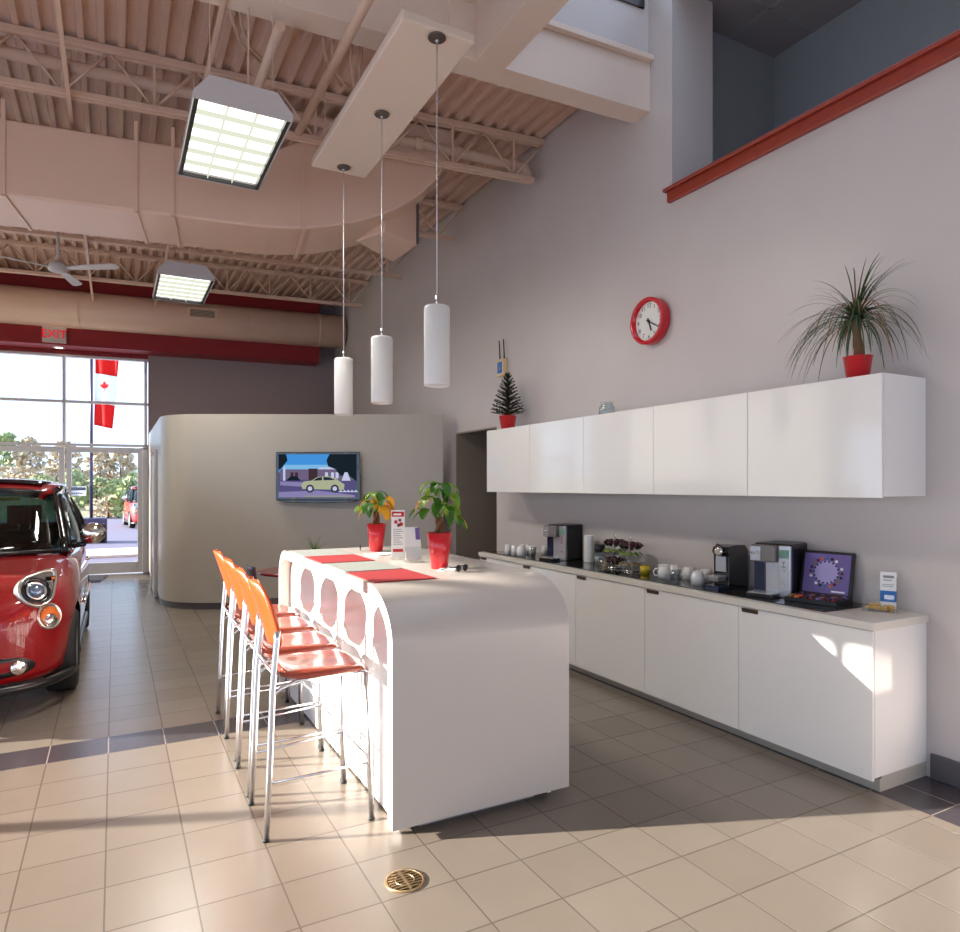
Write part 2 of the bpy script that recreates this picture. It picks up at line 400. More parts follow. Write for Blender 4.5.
# storefront: mullions, two doors, panes
mb = MB()
for x in (-.02, -1.36, -2.70, -4.04): mb.box((x - .028, -.02, 2.43), (x + .02, .10, 4.05), 'alum')
for z in (4.035, 3.20, 2.41): mb.box((-5.5, -.02, z - .022), (.02, .10, z + .022), 'alum')
for x in (-.0, -4.04): mb.box((x - .07, -.02, 0), (x + .02, .10, 2.43), 'alum')
wf = FWM(mb, 'window_1', bev=.004); struct(wf)
g = MB()
for x0, x1 in ((-1.34, -.06), (-2.68, -1.4), (-4.02, -2.74), (-5.4, -4.1)):
    for z0, z1 in ((2.43, 3.18), (3.22, 4.01)): g.box((x0, .03, z0), (x1, .04, z1), 'pane')
go = g.build('pane', wf)
for k, (x0, x1) in enumerate(((-1.33, -.075), (-2.62, -1.36), (-3.96, -2.68))):
    mb = MB(); st = .085
    mb.box((x0, 0, .02), (x0 + st, .05, 2.37), 'alum').box((x1 - st, 0, .02), (x1, .05, 2.37), 'alum').box((x0 + st, 0, 2.27), (x1 - st, .05, 2.37), 'alum').box((x0 + st, 0, .02), (x1 - st, .05, .22), 'alum')
    d = FWM(mb, 'door_%d' % (k + 1), bev=.004); struct(d)
    MB().box((x0 + st, .02, .22), (x1 - st, .03, 2.27), 'pane').build('pane', d)
    h = MB().tube([(x0 + .05, -.01, .95), (x0 + .05, -.06, .97), (x0 + .05, -.06, 1.25), (x0 + .05, -.01, 1.27)], .012, 'chrome').build('door_handle', d)
    if k == 0:
        q = MB().box((-.42, -.05, 2.30), (-.2, 0, 2.36), 'alum').tube([(-.3, -.05, 2.33), (-.12, -.16, 2.35), (.0, -.03, 2.36)], .012, 'alum')
        q.build('door_closer', d, bev=.004)
        q = MB().box((-1.31, .012, 1.47), (-1.01, .019, 1.64), 'sticker').box((-1.30, .010, 1.57), (-1.02, .0125, 1.625), 'blue')
        for i in range(11): q.box((-1.285 + .024 * i, .009, 1.58), (-1.27 + .024 * i, .0125, 1.615), 'sticker')
        for i in range(6): q.box((-1.24 + .03 * i, .010, 1.50), (-1.22 + .03 * i, .0125, 1.53), 'blue')
        q.build('notice_sticker', d, label='white and blue notice sticker')
# left glazed wall (unseen, lets the low sun in), head at 3.05 m
def glazed(name, horiz, a0, a1, fixed, head, top, bays, sill=.1, glass=False):
    mb = MB()
    def B(u0, u1, z0, z1, t, m):
        if horiz: mb.box((u0, fixed - t, z0), (u1, fixed + t, z1), m)
        else: mb.box((fixed - t, u0, z0), (fixed + t, u1, z1), m)
    B(a0, a1, head, top, .12, 'wall'); B(a0, a1, 0, sill, .08, 'alum')
    for u in bays: B(u - .035, u + .035, sill, head, .05, 'alum')
    return mb
mb = glazed('l', False, YB, 7.75, XL, 2.70, 9.2, [-4.4, -2.6, -.8, 1.2, 3.1, 5.55])  # carried up past the roof, unseen, to block sun at the clerestory
mb.box((XL - .12, 7.75, 0), (XL + .12, 15.2, .5), 'wall').box((XL - .12, 7.75, 3.6), (XL + .12, 15.2, 9.2), 'wall').box((XL - .12, 13.6, .5), (XL + .12, 15.2, 3.6), 'wall').box((XL - .12, 7.75, .5), (XL + .12, 8.1, 3.6), 'wall').box((XL - .05, 10.8, .5), (XL + .05, 10.9, 3.6), 'alum')
mb.box((XL - .05, YB, 2.15), (XL + .05, 3.1, 2.21), 'alum')
struct(mb.build('wall_left'))
w3 = MB().box((XL - .06, 8.1, .5), (XL - .05, 13.6, 3.6), 'pane').build('window_added'); struct(w3)  # unseen bay added so the wall cabinets have something bright to reflect
MB().box((XL + .06, 8.12, .5), (XL + .063, 13.58, 3.6), 'blind').build('added_blind', w3)  # made up to turn the sun into soft light for room and cabinets
mb = glazed('b', True, XL, 6.0, YB, 2.6, 7.2, [-4.4, -2.9, -1.4, .1, 1.6, 3.1, 4.0])
mb.box((W + .1, YB - .1, 0), (6, YB + .1, 7.2), 'wall').box((XL, YB - .04, 2.4), (W, YB + .04, 2.47), 'alum')
struct(mb.build('wall_front'))

# ------------------------------------------------------------------ ceiling: ribbed deck, header beams and the light well
HX = Matrix.Translation((W, 4.45, 0)) @ Matrix.Rotation(math.radians(-3.0), 4, 'Z')
mb = MB()
prof = []; x = -6.2; p = .152
while x < 5.0:
    prof += [(x, 0), (x + .045, 0), (x + .062, .045), (x + .135, .045)]; x += p
rows = [[(q[0], y, ZD + q[1]) for q in prof] for y in (4.72, 15.3)]
mb.grid(rows, 'deck', smooth=False)
mb.box((-6.2, 4.76, ZD + .1), (5, 15.3, ZD + .2), 'deck')
struct(mb.build('ceiling'))
# header beam facing the camera
def HXM(mb, name, **k):
    o = mb.build(name, **k); o.matrix_world = HX; return o
mb = MB().box((-9, 0, 4.88), (0, .22, 5.30), 'beam').box((-9, -.05, 5.30), (0, .22, 5.345), 'beam').box((-9, .02, 5.345), (0, .3, 5.8), 'wall').box((-9, .02, 5.8), (-2.2, .3, 7.2), 'wall').box((-.08, .02, 5.8), (0, .3, 7.2), 'wall').box((-2.2, .02, 6.88), (-.08, .3, 7.2), 'wall')
struct(HXM(mb, 'trim_2', bev=.004), 'painted header beam across the light well')
# clerestory window in the upper wall of the well
mb = MB(); mb.box((-2.2, -.0, 5.76), (-.06, .05, 5.83), 'base').box((-.12, -.0, 5.76), (-.06, .05, 6.9), 'base').box((-2.2, 0, 6.84), (-.06, .05, 6.9), 'base').box((-1.2, 0, 5.8), (-1.15, .05, 6.88), 'base')
wo = HXM(mb, 'window_2'); struct(wo)
MB().box((-2.2, .02, 5.83), (-.12, .03, 6.84), 'pane').build('pane', wo)
# cross beam along the wall direction
mb = MB().box((2.41, YB, 4.875), (2.66, 4.55, 5.45), 'beam')
struct(mb.build('trim_3', bev=.006), 'painted beam dividing the light well')
mb = MB().box((XL, YB, 5.9), (2.41, 4.5, 6.0), 'beam')
struct(mb.build('ceiling_well'))
mb = MB().box((2.66, YB, 5.45), (2.76, 4.4, 7.2), 'wall')
struct(mb.build('wall_well'))
def boolean(o, cutter):
    bpy.context.view_layer.update()
    md = o.modifiers.new('cut', 'BOOLEAN'); md.operation = 'DIFFERENCE'; md.object = cutter; md.solver = 'EXACT'
    dg = bpy.context.evaluated_depsgraph_get(); me = bpy.data.meshes.new_from_object(o.evaluated_get(dg))
    o.modifiers.clear(); o.data = me

# roof joists
def joist(y, lab):
    t = thing('roof_joist', lab, 'roof joist', (W, y, 0), ROT, 'open web joists under the roof deck')
    x0, zt, zb = -6.2, ZD - .005, 4.90
    mb = MB().box((x0, -.055, zt - .05), (0, -.008, zt), 'steel').box((x0, .008, zt - .05), (0, .055, zt), 'steel'); mb.build('top_chord', t, bev=.003)
    xe = -.12
    mb = MB().box((x0, -.045, zb), (xe, -.008, zb + .045), 'steel').box((x0, .008, zb), (xe, .045, zb + .045), 'steel'); mb.build('bottom_chord', t, bev=.003)
    mb = MB(); n = 9; st = (-x0) / n
    for k in range(n):
        a = x0 + st * k
        mb.tube([(a, 0, zt - .03), (a + st / 2, 0, zb + .03)], .012, 'steel', 6); mb.tube([(a + st / 2, 0, zb + .03), (a + st, 0, zt - .03)], .012, 'steel', 6)
        mb.box((a + st / 2 - .01, -.008, zb + .04), (a + st / 2 + .01, .008, zt - .02), 'steel')
    mb.build('web', t)
for y, lab in ((6.12, 'steel joist nearest the white pendant board, sprinkler pipe beside it'), (8.05, 'steel joist partly hidden behind the big rectangular duct'),
               (9.9, 'steel joist just beyond the rectangular duct, above the ceiling fan'), (11.85, 'farthest steel joist, between the ceiling fan and the round duct')):
    joist(y, lab)
# deck cross braces running along the room
for k, (x, lab) in enumerate(((-.35, 'thin bracing rod under the deck, over the rectangular duct'), (.62, 'thin bracing rod under the deck, behind the big lit fixture'))):
    tag(MB().box((x, 4.7, 4.86), (x + .03, 13.8, 4.89), 'steel').build('bracing_rod'), lab, 'bracing rod', 'bracing rods')
# sprinkler pipe between the joists
R3 = Matrix.Translation((W, 6.24, 0)) @ Matrix.Rotation(ROT, 4, 'Z')
t = thing('sprinkler_pipe', 'thick painted sprinkler pipe running through the joists to the wall', 'pipe'); t.matrix_world = R3
MB().tube([(-6.2, 0, 5.26), (-.22, 0, 5.12), (-.15, 0, 5.11), (-.12, 0, 5.05), (-.12, 0, 4.98)], .052, 'steel', 14).build('pipe', t)
for x in (-.3, -.95, -1.35, -2.7):
    MB().tube([(x - .04, 0, 5.115 - x * .023), (x + .04, 0, 5.115 - x * .023)], .068, 'steel', 14).build('coupling', t, bev=.004)
for x in (-4.45, -3.2):
    MB().box((x - .03, -.02, 5.22), (x + .03, .02, 5.36), 'steel').tube([(x, -.07, 5.21), (x, -.04, 5.145), (x, 0, 5.13), (x, .04, 5.145), (x, .07, 5.21)], .02, 'steel', 8).build('pipe_hanger', t)
# pipes along the room
def conduit(name, pts, r, lab, cat='pipe', group=None):
    return tag(MB().tube(pts, r, 'steel', 10).build(name), lab, cat, group)
conduit('overhead_pipe', [(.99, 4.7, 4.78), (.99, 5.95, 4.78)], .035, 'short painted pipe running from the header beam toward the big lit fixture')
conduit('overhead_pipe', [(1.42, 3.3, 4.75), (1.42, 5.98, 4.75)], .035, 'painted pipe running alongside the edge of the pendant board')
# junction boxes with looping flexible conduit
def jbox(x, y, lab, flip):
    t = thing('junction_box', lab, 'junction box', (x, y, 5.22), 0, 'junction boxes under the deck')
    MB().box((-.07, -.05, 0), (.07, .05, .1), 'steel').box((-.015, -.02, .1), (.015, .02, .15), 'steel').build('enclosure', t, bev=.006)
    for s in (-.03, .03):
        MB().tube([(s, 0, 0), (s * 1.2, .02, -.14), (s + flip * .03, .1, -.22), (s + flip * .12, .3, -.24), (s + flip * .3, .55, -.18)], .012, 'steel', 8).build('conduit', t)
jbox(1.42, 5.05, 'junction box with looping conduit, left one of the pair beside the board', 1)
jbox(1.7, 5.25, 'junction box with coiled conduit close to the board edge', 1)
jbox(.75, 5.05, 'junction box above the big lit fixture', 1)
# ------------------------------------------------------------------ rectangular duct with a wide elbow
DT = Matrix.Translation((.4, 6.74, 0)) @ Matrix.Rotation(math.radians(-8), 4, 'Z')
t = thing('rectangular_duct', 'large painted rectangular duct with a wide sweeping elbow', 'duct'); t.matrix_world = DT
prof = [(-6, 4.10), (.7, 4.10)]
for k in range(1, 17):
    a = k / 16 * PI / 2
    prof.append((.7 + 2.05 * math.sin(a), 4.10 + 1.27 * (1 - math.cos(a))))
prof += [(1.6, 5.36), (1.3, 5.05), (.9, 4.82), (.5, 4.74), (-6, 4.74)]
T = Matrix(((1, 0, 0, 0), (0, 0, -1, 0), (0, 1, 0, 0), (0, 0, 0, 1)))
MB().prism(prof, -.82, 0, 'duct', T=T).build('duct_body', t, bev=.02, seg=3)
for x in (-4.0, -2.6, -1.25, -.25, .05, 1.2):
    z = 4.10 if x < .7 else 4.12
    MB().box((x, -.012, z - .01), (x + .03, 0, 4.9), 'duct').box((x, -.012, z - .012), (x + .03, .83, z - .001), 'duct').box((x, .82, z - .01), (x + .03, .832, 4.9), 'duct').build('hanger_strap', t, label='flat strap wrapping the duct')
# duct boot under the elbow
mb = MB()
q = [(2.30, 7.10), (2.48, 6.70), (2.93, 6.86), (2.90, 7.55)]
mb.prism(q, 4.3, 5.3, 'duct'); mb.box((2.90, 6.84, 4.30), (2.935, 6.875, 5.2), 'base')
tag(mb.build('duct_boot', bev=.012), 'squared duct boot dropping behind the sweeping elbow', 'duct')
# round duct before the far wall
RD = Matrix.Translation((W - .02, 13.32, 0)) @ Matrix.Rotation(ROT, 4, 'Z')
t = thing('round_duct', 'long round painted duct in front of the red fascia', 'duct'); t.matrix_world = RD
MB().tube([(-7.2, 0, 4.74), (0, 0, 4.74)], .32, 'duct', 40).build('duct_body', t)
for x in (-6, -4.6, -3.2, -1.8, -.5): MB().tube([(x - .012, 0, 4.74), (x + .012, 0, 4.74)], .324, 'duct', 40, caps=False).build('duct_seam', t)
v = MB().box((-2.87, -.345, 4.70), (-2.37, -.25, 4.89), 'duct').box((-2.83, -.35, 4.73), (-2.41, -.33, 4.86), 'vent')
for k in range(5): v.box((-2.83, -.355, 4.74 + k * .025), (-2.41, -.348, 4.746 + k * .025), 'duct')
v.build('vent_grille', t, label='dark louvred grille')
# exit sign and recessed light
es = thing('exit_sign', 'exit sign with red letters on the red fascia', 'exit sign'); es.matrix_world = FW @ Matrix.Translation((-1.42, -.56, 4.30))
MB().box((-.18, 0, -.14), (.18, .06, .15), 'exit_face').build('housing', es, bev=.008)
text('lettering', 'EXIT', .19, 'exit_red', es, Matrix(((1, 0, 0, 0), (0, 0, -1, -.004), (0, 1, 0, 0), (0, 0, 0, 1))), .003)
t = thing('recessed_spotlight', 'small round recessed spotlight in the red soffit', 'ceiling light'); t.matrix_world = FW @ Matrix.Translation((-1.40, -.25, 4.13))
MB().lathe([(.09, -.008), (.09, .0), (.06, 0)], 'paper').build('trim_ring', t); MB().lathe([(.055, -.010), (.055, -.002)], 'spot_light').build('lamp', t)

# ------------------------------------------------------------------ pod partition with the television
PD = 9.03
def camxy(u, d):   # ground position of an image column at a depth
    r = (u - 480) / F * d; return (d * SN + r * CS, d * CS - r * SN)
a = Vector(camxy(176, PD)); b_ = Vector(camxy(443, PD + .05)); 
dirv = (b_ - a).normalized(); nrm = Vector((-dirv.y, dirv.x))
# outline: far along the side, rounded corner, long face, return at the right end
cpt = a; R = .42
sidex = .555
path = [(sidex, 13.9)]
path += [(sidex, cpt.y + .62)]
P0 = Vector((sidex, cpt.y + .62)); P1 = Vector((sidex - .0, cpt.y + .13)); P2 = cpt + dirv * .28
for k in range(1, 12):
    s_ = k / 11; path.append(tuple(P0 * (1 - s_) ** 2 + P1 * 2 * s_ * (1 - s_) + P2 * s_ ** 2))
path += [tuple(b_)]
def wallstrip(path, th, z0, z1, m):
    mb = MB(); pts = [Vector(p) for p in path]; n = len(pts); outer = []; inner = []
    for i, p in enumerate(pts):
        t_ = (pts[min(i + 1, n - 1)] - pts[max(i - 1, 0)]).normalized(); nn = Vector((t_.y, -t_.x)) * -1
        outer.append(p); inner.append(p + nn * th)
    rows = [[(p.x, p.y, z0) for p in outer], [(p.x, p.y, z1) for p in outer], [(p.x, p.y, z1) for p in inner], [(p.x, p.y, z0) for p in inner], [(p.x, p.y, z0) for p in outer]]
    mb.grid(rows, m, smooth=False)
    for i in (0, n - 1):
        mb.add([rows[0][i], rows[1][i], rows[2][i], rows[3][i]], [(0, 1, 2, 3)], m)
    return mb
mb = wallstrip(path, .12, .09, 2.61, 'pod')
po = mb.build('wall_pod'); struct(po, 'curved off-white partition carrying the television')
for p in po.data.polygons: p.use_smooth = abs(p.normal.z) < .5
po.data.set_sharp_from_angle(angle=math.radians(40))
path2 = [(x + .0, y + .03) for x, y in path]
struct(wallstrip([(path[0][0] + .02, path[0][1])] + [(x + .01, y + .02) for x, y in path[1:]], .1, 0, .09, 'base').build('baseboard_pod'))
struct(MB().box((sidex - .035, 11.2, .02), (sidex + .0, 12.1, 2.12), 'pod').box((sidex - .045, 11.12, .0), (sidex, 11.2, 2.2), 'alum').box((sidex - .045, 12.1, .0), (sidex, 12.18, 2.2), 'alum').build('door_4', bev=.004))
# tv
tc = Vector(camxy(318.6, PD - .04)); ang = math.atan2(dirv.y, dirv.x) - math.radians(3)
t = thing('wall_television', 'flat black television on the curved partition showing a parked car', 'television', (tc.x, tc.y, 1.77), ang)
MB().box((-.56, -.05, -.305), (.56, .0, .33), 'black_gloss').prism([(-.56, -.305), (.56, -.305), (.45, -.335), (0, -.345), (-.45, -.335)], .0, .05, 'black_gloss', T=T).build('frame', t, bev=.006)
MB().box((-.2, 0, -.15), (.2, .045, .15), 'black').build('wall_bracket', t)
def E(n, c, s=.75): return emission('tv_' + n, c, s)
TVM = dict(sky=E('sky', (70, 150, 225)), sky2=E('pale_sky', (130, 190, 235)), bld=E('building', (112, 100, 130)), brn=E('brown', (66, 50, 56)), tree=E('tree', (26, 36, 44)), road=E('road', (88, 82, 128)), road2=E('pale_road', (140, 132, 180)),
           car=E('car', (176, 180, 150)), cdark=E('cardark', (60, 62, 74)), glass=E('window', (40, 50, 66)), wht=E('white', (200, 205, 235)), cap=E('caption', (150, 150, 140)))
mb = MB()
def quad(x0, z0, x1, z1, m, dy): mb.add([(x0, -dy, z0), (x1, -dy, z0), (x1, -dy, z1), (x0, -dy, z1)], [(0, 1, 2, 3)], TVM[m])
def pol(pts, m, dy): mb.add([(x, -dy, z) for x, z in pts], [tuple(range(len(pts)))], TVM[m])
quad(-.52, -.27, .52, .30, 'road', .0515); quad(-.52, .06, .52, .30, 'sky', .0516); quad(-.46, .10, .3, .16, 'sky2', .0517)
quad(-.5, -.04, .5, .10, 'bld', .0518); quad(-.12, -.04, 0, .11, 'brn', .0519); quad(-.46, -.05, -.43, .13, 'wht', .052); quad(.02, .10, .3, .125, 'wht', .052)
for x in (-.36, -.3, .1, .18, .24): quad(x, -.02, x + .04, .06, 'brn' if x < 0 else 'wht', .0521)
pol([(.16, .3), (.52, .3), (.52, -.06), (.44, -.0), (.3, .02), (.24, .1), (.14, .14), (.12, .22)], 'tree', .0522)
pol([(-.52, .3), (-.42, .3), (-.4, .22), (-.46, .14), (-.5, .1), (-.52, .1)], 'tree', .0522)
pol([(-.42, -.05), (-.36, .01), (-.28, .01), (-.22, -.05)], 'tree', .0523)
pol([(.32, -.05), (.36, .06), (.4, .06), (.44, -.05)], 'wht', .0523)
pol([(-.52, -.27), (-.52, -.2), (0, -.18), (.5, -.24), (.5, -.27)], 'road2', .0523); pol([(-.5, -.06), (-.5, -.11), (-.2, -.13), (-.2, -.07)], 'road2', .0523)
pol([(-.2, -.16), (-.22, -.1), (-.18, -.06), (-.08, -.05), (0, .0), (.14, .01), (.24, -.02), (.3, -.06), (.36, -.1), (.35, -.17)], 'car', .0524)
pol([(-.06, -.05), (.0, -.01), (.06, .0), (.06, -.045)], 'glass', .0525); pol([(.08, -.045), (.08, .0), (.16, -.005), (.24, -.04)], 'glass', .0525)
for cx in (-.1, .23): pol([(cx + .055 * math.cos(k * PI / 6), -.155 + .055 * math.sin(k * PI / 6)) for k in range(12)], 'cdark', .0526); 
for cx in (-.1, .23): pol([(cx + .03 * math.cos(k * PI / 6), -.155 + .03 * math.sin(k * PI / 6)) for k in range(12)], 'wht', .0527)
quad(-.18, -.265, .46, -.245, 'cap', .0528)
for k in range(5): pol([(.28 + .05 * k, -.2), (.31 + .05 * k, -.17), (.34 + .05 * k, -.2)], 'wht', .0526)
mb.build('screen', t)

# ------------------------------------------------------------------ pendant board and pendants
t = thing('pendant_board', 'long white board hung over the island carrying three pendants', 'ceiling board', (1.605, 4.45, 4.2))
MB().box((-.225, -1.0, 0), (.225, .95, .06), 'panelboard').build('board', t, bev=.012, seg=3)
for x in (-.15, .15):
    for y in (-.8, .8): MB().tube([(x, y, .06), (x, y, 1.7 if y < 0 else 1.17)], .005, 'steel', 6).build('hanger_rod', t)
def pendant():
    t = thing('pendant_lamp', '', 'pendant lamp', group='cylindrical pendants over the island')
    MB().lathe([(.052, -.012), (.052, -.001)], 'canopy', 24).lathe([(.012, -.03), (.012, -.012)], 'chrome', 12).build('canopy', t, bev=.004)
    MB().tube([(0, 0, -.02), (0, 0, -1.54)], .0035, 'alum', 6).build('cord', t)
    MB().tube([(0, 0, -1.47), (0, 0, -1.53)], .008, 'chrome', 8).build('cord_grip', t)
    MB().lathe([(.010, -1.528), (.068, -1.532), (.074, -1.545), (.074, -1.975), (.070, -1.985), (.066, -1.98), (.066, -1.55), (.01, -1.54)], 'lamp_glass', 36).build('lamp_shade', t)
    return t
p0 = pendant()
for i, (y, lab) in enumerate(((3.50, 'white cylinder pendant nearest the camera, largest of the three over the island'), (4.40, 'middle white cylinder pendant over the island'), (5.28, 'white cylinder pendant over the far end of the island, closest to the television'))):
    o = p0 if i == 0 else copy_tree(p0)
    place(o, (1.61, y, 4.2), label=lab)
# ------------------------------------------------------------------ fluorescent fixtures
def fixture():
    t = thing('fluorescent_fixture', '', 'ceiling light', group='square fluorescent fixtures')
    prof = [(-.30, 0), (-.30, .03), (-.20, .15), (.20, .15), (.30, .03), (.30, 0)]
    MB().prism([(-.31, 0), (-.31, .05), (-.21, .17), (.21, .17), (.31, .05), (.31, 0)], -.61, -.60, 'fixture', T=T).prism([(-.31, 0), (-.31, .05), (-.21, .17), (.21, .17), (.31, .05), (.31, 0)], .60, .61, 'fixture', T=T) \
        .grid([[(x, y, z) for x, z in ((-.31, 0), (-.31, .05), (-.21, .17), (.21, .17), (.31, .05), (.31, 0))] for y in (-.61, .61)], 'fixture', smooth=False).build('housing', t)
    MB().box((-.30, -.605, .004), (-.275, .605, .03), 'black').box((.275, -.605, .004), (.30, .605, .03), 'black').box((-.30, .58, .004), (.30, .605, .03), 'black').box((-.30, -.605, .004), (.30, -.59, .03), 'fixture').build('bezel', t)
    MB().box((-.275, -.59, .045), (.275, .58, .05), 'tube_light').build('diffuser', t)
    mb = MB()
    for k in range(1, 6): mb.box((-.275, -.59 + k * .195 - .003, .01), (.275, -.59 + k * .195 + .003, .044), 'louver')
    for x in (-.092, .092): mb.box((x - .003, -.59, .01), (x + .003, .58, .044), 'louver')
    mb.build('louver_grid', t)
    for x in (-.2, .2):
        for y in (-.5, .5): MB().tube([(x, y, .17), (x, y, 1.27)], .003, 'steel', 6).build('suspension_wire', t)
    MB().tube([(.05, -.45, .17), (.05, -.45, .8), (.05, -.3, 1.0), (.05, -.1, 1.27)], .006, 'steel', 6).build('power_cord', t)
    return t
f0 = fixture(); place(f0, (.745, 5.22, 4.1), 0, 'big lit fluorescent fixture hanging in front of the rectangular duct')
f1 = copy_tree(f0); place(f1, (.745, 9.25, 4.1), 0, 'smaller looking lit fluorescent fixture hanging beyond the duct, next to the fan')
for y in (5.22, 9.25):
    l = area('fixture_light', (.745, y, 4.09), (0, 0, -1), .5, 1.1, 60, (1, .97, .9))
# ------------------------------------------------------------------ ceiling fan
t = thing('ceiling_fan', 'white three blade ceiling fan on a down rod', 'fan', (-.62, 9.9, 4.36), .1)
MB().lathe([(.07, .62), (.065, .58), (.03, .5), (.02, .46)], 'fixture').build('canopy', t)
MB().tube([(0, 0, .05), (0, 0, .56)], .016, 'fixture').build('down_rod', t)
MB().lathe([(.03, .09), (.10, .05), (.12, 0), (.10, -.04), (.04, -.06)], 'fixture').build('motor', t)
for k in range(3):
    a_ = math.radians([-38, 70, 190][k]); ca, sa = math.cos(a_), math.sin(a_)
    vsx = [(.1, -.03, 0), (.3, -.05, .01), (.72, -.06, .02), (.78, -.03, .02), (.78, .03, -.0), (.72, .06, -.01), (.3, .05, -.01), (.1, .03, -.01)]
    vv = [(x * ca - y * sa, x * sa + y * ca, z) for x, y, z in vsx]
    MB().add(vv, [(0, 1, 6, 7), (1, 2, 5, 6), (2, 3, 4, 5)], 'fixture').build('blade', t, solid=.01)
# ------------------------------------------------------------------ island
IX0, IX1, IY0, IY1, IZ = 1.13, 2.13, 2.95, 5.41, 1.16
t = thing('kitchen_island', 'white waterfall island counter with rounded ends, orange stools drawn up to it', 'island counter', (1.63, 4.18, 0))
def arch(y0, y1, z0, zt, ra):      # outline (y, z) of the inverted U, left foot to right foot
    pts = [(y0, z0)]
    for k in range(0, 13):
        a = k / 12 * PI / 2; pts.append((y0 + ra[0] * (1 - math.cos(a)), zt - ra[1] * (1 - math.sin(a))))
    for k in range(0, 13):
        a = PI / 2 - k / 12 * PI / 2; pts.append((y1 - ra[2] * (1 - math.cos(a)), zt - ra[3] * (1 - math.sin(a))))
    pts.append((y1, z0)); return pts
o_ = arch(-1.23, 1.23, .05, IZ, (.35, .25, .20, .20)); i_ = arch(-1.17, 1.17, .05, IZ - .06, (.30, .20, .15, .15))
mb = MB(); hw = .5
rows = [[(-hw, y, z) for y, z in o_], [(hw, y, z) for y, z in o_]]
mb.grid([rows[1], rows[0]], 'island', smooth=True)
ir = [[(-hw, y, z) for y, z in i_], [(hw, y, z) for y, z in i_]]
mb.grid(ir, 'island', smooth=True)
for x, rev in ((-hw, 0), (hw, 1)):
    A = [(x, y, z) for y, z in o_]; B = [(x, y, z) for y, z in i_]
    mb.grid([A, B] if not rev else [B, A], 'island', smooth=False)
mb.grid([[rows[0][0], rows[1][0]], [ir[0][0], ir[1][0]]], 'island', smooth=False); mb.grid([[ir[0][-1], ir[1][-1]], [rows[0][-1], rows[1][-1]]], 'island', smooth=False)
mb.build('counter_slab', t, label='rounded white waterfall slab')
inner = [(y, z) for y, z in i_]; inner[0] = (-1.17, 0); inner[-1] = (1.17, 0)
TX = Matrix(((0, 0, 1, 0), (1, 0, 0, 0), (0, 1, 0, 0), (0, 0, 0, 1)))   # (y, z, x)
MB().prism([(max(-1.168, min(1.168, y)), max(0.012, z - .002)) for y, z in inner], -.425, -.405, 'panel', T=TX).build('side_panel', t, label='glossy white recessed side panel')
MB().prism([(max(-1.168, min(1.168, y)), max(0.012, z - .002)) for y, z in inner], .405, .425, 'panel', T=TX).build('side_panel', t)
MB().box((-.33, -1.15, 0), (.33, -1.09, .055), 'grey_plinth').build('plinth', t, label='grey recessed plinth'); MB().box((-.33, 1.09, 0), (.33, 1.13, .055), 'grey_plinth').build('plinth', t)
# placemats
for i, (y, m, lab) in enumerate(((3.50, 'red_mat', 'red woven placemat nearest the rounded end of the island'), (3.98, 'grey_mat', 'pale grey placemat between the two red ones'), (4.47, 'red_mat', 'red placemat farther along the island, in front of the smaller potted plant'), (4.92, 'grey_mat', 'pale grey placemat at the far end of the island'))):
    tag(MB().box((1.15, y - .235, IZ), (1.50, y + .215, IZ + .004), m).build('placemat', bev=.002), lab, 'placemat', 'placemats on the island')
